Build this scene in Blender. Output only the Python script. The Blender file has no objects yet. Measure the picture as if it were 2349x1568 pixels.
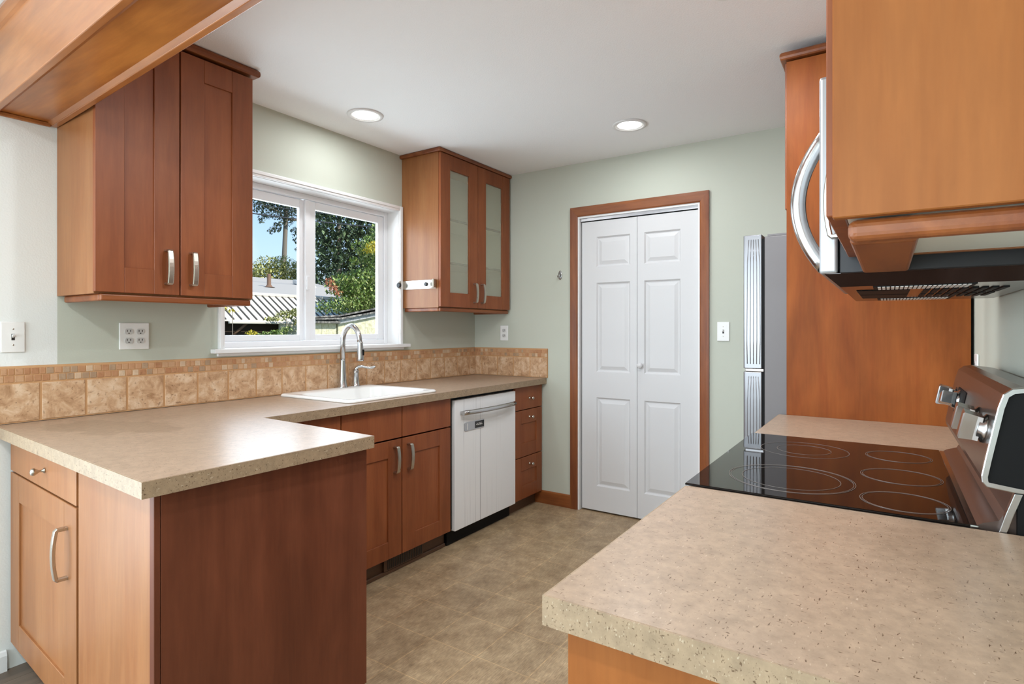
import bpy, bmesh, math, random
from mathutils import Vector, Matrix

# ------------------------------------------------------------------ camera, world, sun, big lights, exposure
S = bpy.context.scene
COL = S.collection
S.view_settings.view_transform = 'Standard'
S.view_settings.look = 'None'
S.view_settings.gamma = 1.0
S.view_settings.use_curve_mapping = False
S.view_settings.exposure = 0.42
S.cycles.use_denoising = True
S.cycles.max_bounces = 10
S.cycles.diffuse_bounces = 6
S.cycles.glossy_bounces = 5
S.cycles.transparent_max_bounces = 24
S.cycles.sample_clamp_indirect = 6.0

YAW = 0.5846
cam = bpy.data.cameras.new('camera')
cam.sensor_fit = 'HORIZONTAL'
cam.sensor_width = 36.0
cam.lens = 1306.06 / 2349 * 36.0
cam.shift_y = -27.45 / 2349
cam.clip_start = 0.02
cam.clip_end = 300
camo = bpy.data.objects.new('camera', cam)
COL.objects.link(camo)
camo.location = (-2.9629, -2.7408, 1.2643)
camo.rotation_euler = (math.pi / 2, 0, YAW - math.pi / 2)
S.camera = camo

W = bpy.data.worlds.new('world')
S.world = W
W.use_nodes = True
wn, wl = W.node_tree.nodes, W.node_tree.links
wn.clear()
w_out = wn.new('ShaderNodeOutputWorld')
w_bg = wn.new('ShaderNodeBackground')
w_tc = wn.new('ShaderNodeTexCoord')
w_sep = wn.new('ShaderNodeSeparateXYZ')
w_ramp = wn.new('ShaderNodeValToRGB')
w_noise = wn.new('ShaderNodeTexNoise')
w_noise.inputs['Scale'].default_value = 2.6
w_noise.inputs['Detail'].default_value = 7
w_cr = wn.new('ShaderNodeValToRGB')
w_cr.color_ramp.elements[0].position = 0.50
w_cr.color_ramp.elements[1].position = 0.72
w_mix = wn.new('ShaderNodeMix')
w_mix.data_type = 'RGBA'
cr = w_ramp.color_ramp
cr.elements[0].position = 0.0
cr.elements[0].color = (0.72, 0.83, 0.95, 1)
cr.elements[1].position = 0.38
cr.elements[1].color = (0.16, 0.40, 0.82, 1)
e = cr.elements.new(0.13)
e.color = (0.50, 0.72, 0.95, 1)
w_mix.inputs[7].default_value = (0.92, 0.94, 0.97, 1)
w_bg.inputs['Strength'].default_value = 0.95
wl.new(w_tc.outputs['Generated'], w_sep.inputs[0])
wl.new(w_sep.outputs['Z'], w_ramp.inputs[0])
wl.new(w_tc.outputs['Generated'], w_noise.inputs['Vector'])
wl.new(w_noise.outputs['Fac'], w_cr.inputs[0])
wl.new(w_cr.outputs[0], w_mix.inputs[0])
wl.new(w_ramp.outputs[0], w_mix.inputs[6])
wl.new(w_mix.outputs[2], w_bg.inputs['Color'])
wl.new(w_bg.outputs[0], w_out.inputs[0])


def lamp(name, kind, loc, power, color=(1, 1, 1), rot=(0, 0, 0), **kw):
    d = bpy.data.lights.new(name, kind)
    d.energy = power
    d.color = color
    for k, v in kw.items():
        setattr(d, k, v)
    o = bpy.data.objects.new(name, d)
    o.location = loc
    o.rotation_euler = rot
    COL.objects.link(o)
    return o


R = math.radians
lamp('sun', 'SUN', (0, -20, 30), 4.2, (1.0, 0.95, 0.86), (R(48), R(12), 0), angle=R(0.6))
# daylight through the patio door of the dining end (opening in wall_dining)
lamp('patio_daylight', 'AREA', (-3.65, 0.05, 1.15), 54, (0.79, 0.915, 1.0), (R(-90), 0, 0), shape='RECTANGLE', size=1.7, size_y=1.8)
# daylight through the window behind the camera (opening in wall_front)
lamp('front_window_daylight', 'AREA', (-6.4, -1.5, 1.4), 80, (0.79, 0.915, 1.0), (0, R(-90), 0), shape='RECTANGLE', size=1.7, size_y=2.4)
# daylight through the kitchen window
lamp('kitchen_window_daylight', 'AREA', (-0.80, 0.30, 1.62), 14, (0.79, 0.915, 1.0), (R(-90), 0, 0), shape='RECTANGLE', size=1.15, size_y=0.85)

random.seed(7)


# ------------------------------------------------------------------ helpers
def lin(c):
    return tuple(((x / 255) / 12.92 if x / 255 <= 0.04045 else ((x / 255 + 0.055) / 1.055) ** 2.4) for x in c) + (1,)


class MB:
    """collects simple solids into one mesh"""

    def __init__(self):
        self.bm = bmesh.new()

    def _xf(self, verts, M):
        if M is not None:
            bmesh.ops.transform(self.bm, matrix=M, verts=list(verts))

    def box(self, x0, x1, y0, y1, z0, z1, bev=0.0, seg=1, M=None):
        x0, x1 = min(x0, x1), max(x0, x1)
        y0, y1 = min(y0, y1), max(y0, y1)
        z0, z1 = min(z0, z1), max(z0, z1)
        vs = [self.bm.verts.new((x, y, z)) for z in (z0, z1) for y in (y0, y1) for x in (x0, x1)]
        idx = ((0, 2, 3, 1), (4, 5, 7, 6), (0, 1, 5, 4), (2, 6, 7, 3), (0, 4, 6, 2), (1, 3, 7, 5))
        fs = [self.bm.faces.new([vs[i] for i in f]) for f in idx]
        if bev > 0:
            es = list({ed for f in fs for ed in f.edges})
            r = bmesh.ops.bevel(self.bm, geom=es, offset=bev, segments=seg, affect='EDGES', profile=0.5)
            vs = list({v for f in r['faces'] for v in f.verts} | {v for v in vs if v.is_valid})
        self._xf(vs, M)
        return self

    def prism(self, poly, axis, lo, hi, bev=0.0, seg=2, M=None):
        """poly: list of 2-D points in the plane across axis; x->(y,z), y->(x,z), z->(x,y)"""
        def P(p, t):
            return {'x': (t, p[0], p[1]), 'y': (p[0], t, p[1]), 'z': (p[0], p[1], t)}[axis]
        a = [self.bm.verts.new(P(p, lo)) for p in poly]
        b = [self.bm.verts.new(P(p, hi)) for p in poly]
        n = len(poly)
        fs = [self.bm.faces.new(a), self.bm.faces.new(b)]
        for i in range(n):
            fs.append(self.bm.faces.new((a[i], a[(i + 1) % n], b[(i + 1) % n], b[i])))
        bmesh.ops.recalc_face_normals(self.bm, faces=fs)
        vs = a + b
        if bev > 0:
            es = list({ed for f in fs for ed in f.edges})
            r = bmesh.ops.bevel(self.bm, geom=es, offset=bev, segments=seg, affect='EDGES', profile=0.5)
            vs = list({v for f in r['faces'] for v in f.verts} | {v for v in vs if v.is_valid})
        self._xf(vs, M)
        return self

    def loops(self, rings, caps=(True, True), smooth=True, close=True, M=None):
        """skin a list of equal-length rings of 3-D points"""
        vr = [[self.bm.verts.new(p) for p in ring] for ring in rings]
        n = len(vr[0])
        fs = []
        for a, b in zip(vr, vr[1:]):
            for i in range(n if close else n - 1):
                j = (i + 1) % n
                f = self.bm.faces.new((a[i], a[j], b[j], b[i]))
                f.smooth = smooth
                fs.append(f)
        if caps[0]:
            fs.append(self.bm.faces.new(vr[0][::-1]))
        if caps[1]:
            fs.append(self.bm.faces.new(vr[-1]))
        bmesh.ops.recalc_face_normals(self.bm, faces=fs)
        self._xf([v for r in vr for v in r], M)
        return self

    def tube(self, path, r, n=12, squash=None, smooth=True, up=None, M=None):
        """sweep an n-gon of radius r (number or list) along path; squash=(a,b) scales the section"""
        pts = [Vector(p) for p in path]
        rad = r if isinstance(r, (list, tuple)) else [r] * len(pts)
        rings = []
        u = Vector(up) if up else None
        for i, p in enumerate(pts):
            t = (pts[min(i + 1, len(pts) - 1)] - pts[max(i - 1, 0)]).normalized()
            if u is None:
                u = Vector((0, 0, 1)) if abs(t.z) < 0.9 else Vector((1, 0, 0))
            u = (u - t * u.dot(t)).normalized()
            v = t.cross(u)
            sa, sb = squash or (1, 1)
            rings.append([p + (u * math.cos(2 * math.pi * (k + .5) / n) * sa + v * math.sin(2 * math.pi * (k + .5) / n) * sb) * rad[i] for k in range(n)])
        return self.loops(rings, smooth=smooth, M=M)

    def lathe(self, prof, c=(0, 0, 0), axis='z', n=24, M=None, caps=(True, True)):
        """prof: list of (radius, height along axis)"""
        rings = []
        for rr, h in prof:
            rr = max(rr, 1e-5)
            ring = []
            for k in range(n):
                a = 2 * math.pi * k / n
                q = (rr * math.cos(a), rr * math.sin(a))
                ring.append({'z': (c[0] + q[0], c[1] + q[1], c[2] + h), 'x': (c[0] + h, c[1] + q[0], c[2] + q[1]), 'y': (c[0] + q[0], c[1] + h, c[2] + q[1])}[axis])
            rings.append(ring)
        return self.loops(rings, caps=caps, M=M)

    def build(self, name, mat, parent=None, M=None):
        me = bpy.data.meshes.new(name)
        if M is not None:
            bmesh.ops.transform(self.bm, matrix=M, verts=self.bm.verts)
        self.bm.to_mesh(me)
        self.bm.free()
        for m in (mat if isinstance(mat, (list, tuple)) else [mat]):
            me.materials.append(m)
        o = bpy.data.objects.new(name, me)
        COL.objects.link(o)
        if parent is not None:
            o.parent = parent
            o.matrix_parent_inverse = Matrix.Translation(-parent.location)
        return o


def tag(o, label=None, cat=None, group=None, kind=None):
    if label:
        o['label'] = label
    if cat:
        o['category'] = cat
    if group:
        o['group'] = group
    if kind:
        o['kind'] = kind
    return o


def thing(name, label, cat, loc, group=None):
    o = bpy.data.objects.new(name, None)
    o.empty_display_size = 0.1
    COL.objects.link(o)
    o.location = loc
    return tag(o, label, cat, group)


# ------------------------------------------------------------------ materials
def new_mat(name):
    m = bpy.data.materials.new(name)
    m.use_nodes = True
    nt = m.node_tree
    return m, nt.nodes, nt.links, nt.nodes['Principled BSDF']


def plain(name, c, rough=0.5, metal=0.0, spec=0.5, bump=0.0, bscale=200, **kw):
    m, n, l, b = new_mat(name)
    b.inputs['Base Color'].default_value = lin(c)
    b.inputs['Roughness'].default_value = rough
    b.inputs['Metallic'].default_value = metal
    b.inputs['Specular IOR Level'].default_value = spec
    for k, v in kw.items():
        b.inputs[k].default_value = v
    tc = n.new('ShaderNodeTexCoord')
    ns = n.new('ShaderNodeTexNoise')
    ns.inputs['Scale'].default_value = bscale
    ns.inputs['Detail'].default_value = 3
    l.new(tc.outputs['Object'], ns.inputs['Vector'])
    if bump > 0:
        bp = n.new('ShaderNodeBump')
        bp.inputs['Strength'].default_value = bump
        bp.inputs['Distance'].default_value = 0.002
        l.new(ns.outputs['Fac'], bp.inputs['Height'])
        l.new(bp.outputs[0], b.inputs['Normal'])
    return m


def ramp(n, stops):
    r = n.new('ShaderNodeValToRGB')
    el = r.color_ramp.elements
    while len(el) < len(stops):
        el.new(0.5)
    for e_, (p, c) in zip(el, stops):
        e_.position = p
        e_.color = c
    return r


def mixc(n, l, fac, a, b, mode='MIX'):
    m = n.new('ShaderNodeMix')
    m.data_type = 'RGBA'
    m.blend_type = mode
    for s, i in ((fac, 0), (a, 6), (b, 7)):
        if isinstance(s, (int, float)):
            m.inputs[i].default_value = s
        elif isinstance(s, tuple):
            m.inputs[i].default_value = s
        else:
            l.new(s, m.inputs[i])
    return m.outputs[2]


def wood(name, base, dark, rough=0.34, grain='Z', spec=0.5, var=0.18, blotch=0.5, coat=0.0):
    m, n, l, b = new_mat(name)
    tc = n.new('ShaderNodeTexCoord')
    mp = n.new('ShaderNodeMapping')
    lo, hi = 1.4, 15.0
    mp.inputs['Scale'].default_value = {'Z': (hi, hi, lo), 'X': (lo, hi, hi), 'Y': (hi, lo, hi)}[grain]
    l.new(tc.outputs['Object'], mp.inputs['Vector'])
    geo = n.new('ShaderNodeNewGeometry')
    add = n.new('ShaderNodeVectorMath')
    add.operation = 'ADD'
    mul = n.new('ShaderNodeVectorMath')
    mul.operation = 'SCALE'
    mul.inputs[0].default_value = (37.0, 17.0, 23.0)
    l.new(geo.outputs['Random Per Island'], mul.inputs['Scale'])
    l.new(mp.outputs[0], add.inputs[0])
    l.new(mul.outputs[0], add.inputs[1])
    g = n.new('ShaderNodeTexNoise')
    g.inputs['Scale'].default_value = 1.0
    g.inputs['Detail'].default_value = 6
    g.inputs['Roughness'].default_value = 0.62
    g.inputs['Distortion'].default_value = 0.35
    l.new(add.outputs[0], g.inputs['Vector'])
    big = n.new('ShaderNodeTexNoise')
    big.inputs['Scale'].default_value = 1.0
    big.inputs['Detail'].default_value = 5
    big.inputs['Distortion'].default_value = 0.8
    mpb = n.new('ShaderNodeMapping')
    mpb.inputs['Scale'].default_value = {'Z': (7, 7, 2.2), 'X': (2.2, 7, 7), 'Y': (7, 2.2, 7)}[grain]
    l.new(tc.outputs['Object'], mpb.inputs['Vector'])
    l.new(mpb.outputs[0], big.inputs['Vector'])
    fine = n.new('ShaderNodeTexNoise')
    fine.inputs['Scale'].default_value = 7.0
    fine.inputs['Detail'].default_value = 3
    l.new(add.outputs[0], fine.inputs['Vector'])
    cb, cd = lin(base), lin(dark)
    r1 = ramp(n, [(0.34, cd), (0.66, cb)])
    l.new(g.outputs['Fac'], r1.inputs[0])
    r2 = ramp(n, [(0.32, (0.74, 0.72, 0.70, 1)), (0.66, (1.08, 1.08, 1.08, 1))])
    l.new(big.outputs['Fac'], r2.inputs[0])
    c1 = mixc(n, l, blotch, r1.outputs[0], mixc(n, l, 1.0, r1.outputs[0], r2.outputs[0], 'MULTIPLY'))
    r3 = ramp(n, [(0.40, (0.86, 0.86, 0.86, 1)), (0.60, (1.04, 1.04, 1.04, 1))])
    l.new(fine.outputs['Fac'], r3.inputs[0])
    c2 = mixc(n, l, 0.35, c1, mixc(n, l, 1.0, c1, r3.outputs[0], 'MULTIPLY'))
    mr = n.new('ShaderNodeMapRange')
    mr.inputs['To Min'].default_value = 1 - var
    mr.inputs['To Max'].default_value = 1 + var * 0.6
    l.new(geo.outputs['Random Per Island'], mr.inputs['Value'])
    hs = n.new('ShaderNodeHueSaturation')
    l.new(c2, hs.inputs['Color'])
    l.new(mr.outputs[0], hs.inputs['Value'])
    l.new(hs.outputs[0], b.inputs['Base Color'])
    b.inputs['Roughness'].default_value = rough
    b.inputs['Specular IOR Level'].default_value = spec
    if coat:
        b.inputs['Coat Weight'].default_value = coat
        b.inputs['Coat Roughness'].default_value = 0.25
    bp = n.new('ShaderNodeBump')
    bp.inputs['Strength'].default_value = 0.05
    bp.inputs['Distance'].default_value = 0.001
    l.new(fine.outputs['Fac'], bp.inputs['Height'])
    l.new(bp.outputs[0], b.inputs['Normal'])
    return m


def laminate(name, base, fleck, light, rough=0.32, amount=0.64, density=1.0, spec=0.45, stain=None):
    m, n, l, b = new_mat(name)
    tc = n.new('ShaderNodeTexCoord')
    nb = n.new('ShaderNodeTexNoise')
    nb.inputs['Scale'].default_value = 42
    nb.inputs['Detail'].default_value = 8
    nb.inputs['Roughness'].default_value = 0.7
    l.new(tc.outputs['Object'], nb.inputs['Vector'])
    cb = lin(base)
    r1 = ramp(n, [(0.30, tuple(x * 0.80 for x in cb[:3]) + (1,)), (0.70, tuple(min(1, x * 1.16) for x in cb[:3]) + (1,))])
    l.new(nb.outputs['Fac'], r1.inputs[0])
    col = r1.outputs[0]
    for k, (rot, sc) in enumerate((((0, 0, .5), (90, 300, 130)), ((0, 0, -.7), (330, 85, 130)), ((0, 0, 1.2), (80, 260, 120)))):
        mp = n.new('ShaderNodeMapping')
        mp.inputs['Rotation'].default_value = rot
        mp.inputs['Location'].default_value = (k * 3.1, k * 1.7, k)
        mp.inputs['Scale'].default_value = tuple(s * density for s in sc)
        l.new(tc.outputs['Object'], mp.inputs['Vector'])
        nz = n.new('ShaderNodeTexNoise')
        nz.inputs['Scale'].default_value = 1.0
        nz.inputs['Detail'].default_value = 1.5
        l.new(mp.outputs[0], nz.inputs['Vector'])
        rr = ramp(n, [(amount, (0, 0, 0, 1)), (amount + 0.06, (1, 1, 1, 1))])
        l.new(nz.outputs['Fac'], rr.inputs[0])
        col = mixc(n, l, rr.outputs[0], col, lin(light) if k == 2 else lin(fleck))
    if stain:       # dried water mark with a ragged outline
        mp = n.new('ShaderNodeMapping')
        mp.vector_type = 'TEXTURE'
        mp.inputs['Location'].default_value = stain[0]
        mp.inputs['Rotation'].default_value = (0, 0, stain[2])
        mp.inputs['Scale'].default_value = stain[1]
        l.new(tc.outputs['Object'], mp.inputs['Vector'])
        ln = n.new('ShaderNodeVectorMath')
        ln.operation = 'LENGTH'
        l.new(mp.outputs[0], ln.inputs[0])
        nz = n.new('ShaderNodeTexNoise')
        nz.inputs['Scale'].default_value = 9
        nz.inputs['Detail'].default_value = 3
        l.new(tc.outputs['Object'], nz.inputs['Vector'])
        ad = n.new('ShaderNodeMath')
        ad.operation = 'MULTIPLY_ADD'
        ad.inputs[1].default_value = 1.6
        l.new(nz.outputs['Fac'], ad.inputs[0])
        l.new(ln.outputs['Value'], ad.inputs[2])
        rs = ramp(n, [(0.88, (0.84, 0.83, 0.81, 1)), (0.905, (1, 1, 1, 1))])
        mh = n.new('ShaderNodeMath')
        mh.operation = 'MULTIPLY'
        mh.inputs[1].default_value = 0.5
        l.new(ad.outputs[0], mh.inputs[0])
        l.new(mh.outputs[0], rs.inputs[0])
        col = mixc(n, l, 1.0, col, rs.outputs[0], 'MULTIPLY')
    l.new(col, b.inputs['Base Color'])
    b.inputs['Roughness'].default_value = rough
    b.inputs['Specular IOR Level'].default_value = spec
    return m


def stone_tile(name, cols, rough=0.55, contrast=1.0, per_tile=0.35):
    m, n, l, b = new_mat(name)
    tc = n.new('ShaderNodeTexCoord')
    geo = n.new('ShaderNodeNewGeometry')
    mul = n.new('ShaderNodeVectorMath')
    mul.operation = 'SCALE'
    mul.inputs[0].default_value = (31.0, 19.0, 27.0)
    l.new(geo.outputs['Random Per Island'], mul.inputs['Scale'])
    add = n.new('ShaderNodeVectorMath')
    add.operation = 'ADD'
    l.new(tc.outputs['Object'], add.inputs[0])
    l.new(mul.outputs[0], add.inputs[1])
    nz = n.new('ShaderNodeTexNoise')
    nz.inputs['Scale'].default_value = 17
    nz.inputs['Detail'].default_value = 8
    nz.inputs['Roughness'].default_value = 0.68
    nz.inputs['Distortion'].default_value = 0.5
    l.new(add.outputs[0], nz.inputs['Vector'])
    r1 = ramp(n, [(0.33, lin(cols[0])), (0.5, lin(cols[1])), (0.66, lin(cols[2]))])
    l.new(nz.outputs['Fac'], r1.inputs[0])
    pit = n.new('ShaderNodeTexNoise')
    pit.inputs['Scale'].default_value = 75
    pit.inputs['Detail'].default_value = 4
    l.new(add.outputs[0], pit.inputs['Vector'])
    rp = ramp(n, [(0.30, (0.45, 0.38, 0.32, 1)), (0.40, (1, 1, 1, 1))])
    l.new(pit.outputs['Fac'], rp.inputs[0])
    c = mixc(n, l, 0.8, r1.outputs[0], mixc(n, l, 1.0, r1.outputs[0], rp.outputs[0], 'MULTIPLY'))
    if len(cols) > 3:
        rt = ramp(n, [(i / (len(cols) - 3), lin(cc)) for i, cc in enumerate(cols[3:])])
        rt.color_ramp.interpolation = 'CONSTANT'
        l.new(geo.outputs['Random Per Island'], rt.inputs[0])
        c = mixc(n, l, per_tile, c, rt.outputs[0])
    l.new(c, b.inputs['Base Color'])
    b.inputs['Roughness'].default_value = rough
    bp = n.new('ShaderNodeBump')
    bp.inputs['Strength'].default_value = 0.35
    bp.inputs['Distance'].default_value = 0.003
    l.new(nz.outputs['Fac'], bp.inputs['Height'])
    l.new(bp.outputs[0], b.inputs['Normal'])
    return m


def metal(name, c, rough, axis=None, amt=0.06, streak=None):
    m, n, l, b = new_mat(name)
    b.inputs['Base Color'].default_value = lin(c)
    b.inputs['Metallic'].default_value = 1.0
    b.inputs['Roughness'].default_value = rough
    tc = n.new('ShaderNodeTexCoord')
    mp = n.new('ShaderNodeMapping')
    mp.inputs['Scale'].default_value = {'Z': (400, 400, 6), 'X': (6, 400, 400), 'Y': (400, 6, 400), None: (90, 90, 90)}[axis]
    l.new(tc.outputs['Object'], mp.inputs['Vector'])
    nz = n.new('ShaderNodeTexNoise')
    nz.inputs['Scale'].default_value = 1
    nz.inputs['Detail'].default_value = 2
    l.new(mp.outputs[0], nz.inputs['Vector'])
    mr = n.new('ShaderNodeMapRange')
    mr.inputs['To Min'].default_value = rough - amt
    mr.inputs['To Max'].default_value = rough + amt
    l.new(nz.outputs['Fac'], mr.inputs['Value'])
    l.new(mr.outputs[0], b.inputs['Roughness'])
    return m


M_door = wood('door_wood', (150, 86, 50), (134, 72, 40), rough=0.42, var=0.08, spec=0.35)
M_rail = wood('door_wood_cross', (140, 84, 58), (124, 70, 46), rough=0.36, grain='X', var=0.10)
M_side_glare = wood('side_wood_glare', (158, 106, 64), (146, 92, 52), rough=0.42, var=0.06, blotch=0.35, spec=0.45)  # side foil; its paler tone also puts glare into the peninsula fronts
M_panel = wood('end_panel_wood', (118, 66, 44), (102, 54, 34), rough=0.5, var=0.08, blotch=0.7, spec=0.3)
M_tall = wood('tall_panel_wood', (150, 84, 36), (136, 70, 28), spec=0.15, rough=0.45, var=0.04, blotch=1.0)
M_beam = wood('beam_wood', (176, 112, 60), (150, 88, 42), rough=0.3, grain='Y', var=0.10, blotch=0.8, coat=0.4)
M_trimwood = wood('trim_wood', (152, 88, 44), (118, 60, 28), rough=0.4, var=0.12, blotch=0.8)
M_trimh = wood('trim_wood_long', (152, 88, 44), (118, 60, 28), rough=0.4, grain='X', var=0.12, blotch=0.8)
M_trimy = wood('trim_wood_cross', (156, 92, 46), (122, 64, 30), rough=0.4, grain='Y', var=0.12, blotch=0.8)
M_dark = wood('toe_wood', (104, 74, 52), (84, 58, 40), rough=0.5, grain='X')
M_lam = laminate('laminate_top', (168, 144, 123), (98, 73, 54), (190, 168, 148), amount=0.69, density=1.15)
M_lamwet = laminate('laminate_top_marked', (168, 144, 123), (98, 73, 54), (190, 168, 148), amount=0.69, density=1.15,
                    stain=((-2.04, -.40, .914), (.13, .26, 1), 0.25))
M_edge = laminate('laminate_edge', (158, 136, 110), (104, 82, 60), (180, 162, 138), amount=0.655, density=1.5, rough=0.45)  # same laminate with denser flecks; absent sheen is put into the darker base
M_tile = stone_tile('field_tile', [(160, 120, 84), (196, 158, 122), (218, 190, 160)])
M_mosaic = stone_tile('mosaic_tile', [(160, 110, 74), (184, 138, 100), (204, 168, 134),
                                      (176, 128, 90), (190, 150, 112), (168, 116, 78), (206, 186, 160), (186, 140, 102), (150, 134, 112), (180, 132, 94), (196, 158, 122)], per_tile=0.6)
M_grout = plain('grout', (190, 146, 102), 0.85, bump=0.3, bscale=300)
M_white = plain('white_paint', (232, 232, 232), 0.35)
M_doorw = plain('door_white', (212, 212, 213), 0.4)
M_vinyl = plain('white_vinyl', (236, 237, 240), 0.3)
M_plate = plain('white_plastic', (236, 236, 234), 0.3)
M_recept = plain('receptacle_plastic', (206, 206, 204), 0.35)
M_slot = plain('slot_dark', (28, 26, 24), 0.5)
M_ceil = plain('ceiling_paint', (248, 250, 252), 0.9, bump=0.5, bscale=160)
M_ceil2 = plain('popcorn_ceiling', (235, 234, 230), 0.95, bump=1.0, bscale=90)
M_sage = plain('sage_wall', (193, 197, 184), 0.7, bump=0.12, bscale=220)
M_pale = plain('pale_wall', (230, 233, 231), 0.75, bump=0.35, bscale=160)
M_enamel = plain('white_enamel', (238, 238, 236), 0.12)
M_nickel = metal('brushed_nickel', (196, 190, 180), 0.3)
M_chrome = metal('satin_steel', (190, 190, 190), 0.22)
M_steel = metal('stainless', (198, 199, 202), 0.34, 'Z')
M_black = plain('black_plastic', (12, 12, 13), 0.6, spec=0.2)
M_blacksat = plain('black_side_metal', (34, 34, 37), 0.45)
M_greyside = plain('grey_fridge_side', (116, 113, 114), 0.5, bump=0.1, bscale=500)
M_glassk = plain('cooktop_glass', (20, 15, 13), 0.03, spec=0.22)
M_ring = plain('burner_print', (120, 112, 106), 0.3)
M_bulb = plain('lamp_diffuser', (255, 255, 255), 0.4, **{'Emission Color': (1, 0.98, 0.94, 1), 'Emission Strength': 4.0})
M_lampglow = plain('lamp_baffle', (250, 250, 248), 0.5)
M_whitelam = plain('white_melamine', (228, 230, 222), 0.5)

# stainless with dried vertical drip marks (dishwasher)
M_dw, n, l, b = new_mat('dishwasher_steel')
tc = n.new('ShaderNodeTexCoord')
mp = n.new('ShaderNodeMapping')
mp.inputs['Scale'].default_value = (120, 1, 0.9)
l.new(tc.outputs['Object'], mp.inputs['Vector'])
nz = n.new('ShaderNodeTexNoise')
nz.inputs['Scale'].default_value = 1.0
nz.inputs['Detail'].default_value = 4
l.new(mp.outputs[0], nz.inputs['Vector'])
rr = ramp(n, [(0.30, lin((196, 196, 198))), (0.37, lin((238, 239, 240)))])
l.new(nz.outputs['Fac'], rr.inputs[0])
l.new(rr.outputs[0], b.inputs['Base Color'])
b.inputs['Metallic'].default_value = 0.0
b.inputs['Roughness'].default_value = 0.42

# dark sheet metal of the range back guard
M_guard = plain('guard_steel', (92, 78, 72), 0.24, metal=.45)

# vinyl floor tiles, 9.3 inch grid square to the room
M_floor, n, l, b = new_mat('vinyl_floor')
tc = n.new('ShaderNodeTexCoord')
mp = n.new('ShaderNodeMapping')
mp.inputs['Location'].default_value = (1.2, 1.409, 0)
l.new(tc.outputs['Object'], mp.inputs['Vector'])
br = n.new('ShaderNodeTexBrick')
br.offset = 0.0
br.squash = 1.0
br.inputs['Scale'].default_value = 1.0
br.inputs['Mortar Size'].default_value = 0.0028
br.inputs['Mortar Smooth'].default_value = 0.6
br.inputs['Brick Width'].default_value = 0.2365
br.inputs['Row Height'].default_value = 0.2365
br.inputs['Color1'].default_value = (0.92, 0.92, 0.92, 1)
br.inputs['Color2'].default_value = (1.06, 1.06, 1.06, 1)
br.inputs['Mortar'].default_value = (1.34, 1.28, 1.18, 1)
l.new(mp.outputs[0], br.inputs['Vector'])
nz = n.new('ShaderNodeTexNoise')
nz.inputs['Scale'].default_value = 9
nz.inputs['Detail'].default_value = 9
nz.inputs['Roughness'].default_value = 0.72
l.new(tc.outputs['Object'], nz.inputs['Vector'])
r1 = ramp(n, [(0.30, lin((136, 112, 84))), (0.70, lin((190, 166, 132)))])
l.new(nz.outputs['Fac'], r1.inputs[0])
mp2 = n.new('ShaderNodeMapping')
mp2.inputs['Scale'].default_value = (30, 260, 1)
l.new(tc.outputs['Object'], mp2.inputs['Vector'])
nf = n.new('ShaderNodeTexNoise')
nf.inputs['Scale'].default_value = 1
nf.inputs['Detail'].default_value = 4
l.new(mp2.outputs[0], nf.inputs['Vector'])
r2 = ramp(n, [(0.35, (0.74, 0.74, 0.74, 1)), (0.65, (1.14, 1.14, 1.14, 1))])
l.new(nf.outputs['Fac'], r2.inputs[0])
c = mixc(n, l, 1.0, r1.outputs[0], r2.outputs[0], 'MULTIPLY')
c = mixc(n, l, 1.0, c, br.outputs['Color'], 'MULTIPLY')
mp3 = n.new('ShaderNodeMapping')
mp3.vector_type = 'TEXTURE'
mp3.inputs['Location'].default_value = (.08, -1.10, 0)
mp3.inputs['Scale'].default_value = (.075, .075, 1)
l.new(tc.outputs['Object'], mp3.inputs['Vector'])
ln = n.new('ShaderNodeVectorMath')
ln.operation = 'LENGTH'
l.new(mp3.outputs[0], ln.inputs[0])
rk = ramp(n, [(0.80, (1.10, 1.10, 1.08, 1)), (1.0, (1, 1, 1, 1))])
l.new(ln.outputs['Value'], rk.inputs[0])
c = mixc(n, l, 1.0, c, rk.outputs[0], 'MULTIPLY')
l.new(c, b.inputs['Base Color'])
b.inputs['Roughness'].default_value = 0.45
bp = n.new('ShaderNodeBump')
bp.inputs['Strength'].default_value = 0.2
bp.inputs['Distance'].default_value = 0.001
l.new(nf.outputs['Fac'], bp.inputs['Height'])
l.new(bp.outputs[0], b.inputs['Normal'])

M_floor2 = wood('grey_plank_floor', (128, 110, 94), (98, 84, 72), rough=0.4, grain='X', var=0.2)

# window pane: clear thin glass
M_pane, n, l, b = new_mat('window_glass')
tr = n.new('ShaderNodeBsdfTransparent')
gl = n.new('ShaderNodeBsdfGlossy')
gl.inputs['Roughness'].default_value = 0.02
fr = n.new('ShaderNodeFresnel')
fr.inputs['IOR'].default_value = 1.12
mx = n.new('ShaderNodeMixShader')
l.new(fr.outputs[0], mx.inputs[0])
l.new(tr.outputs[0], mx.inputs[1])
l.new(gl.outputs[0], mx.inputs[2])
l.new(mx.outputs[0], n['Material Output'].inputs[0])

# frosted cabinet glass
M_frost, n, l, b = new_mat('frosted_glass')
tr = n.new('ShaderNodeBsdfTransparent')
tr.inputs[0].default_value = (0.94, 0.96, 0.92, 1)
b.inputs['Base Color'].default_value = lin((240, 240, 222))
b.inputs['Roughness'].default_value = 0.35
mx = n.new('ShaderNodeMixShader')
mx.inputs[0].default_value = 0.25
l.new(tr.outputs[0], mx.inputs[1])
l.new(b.outputs[0], mx.inputs[2])
l.new(mx.outputs[0], n['Material Output'].inputs[0])


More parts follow.
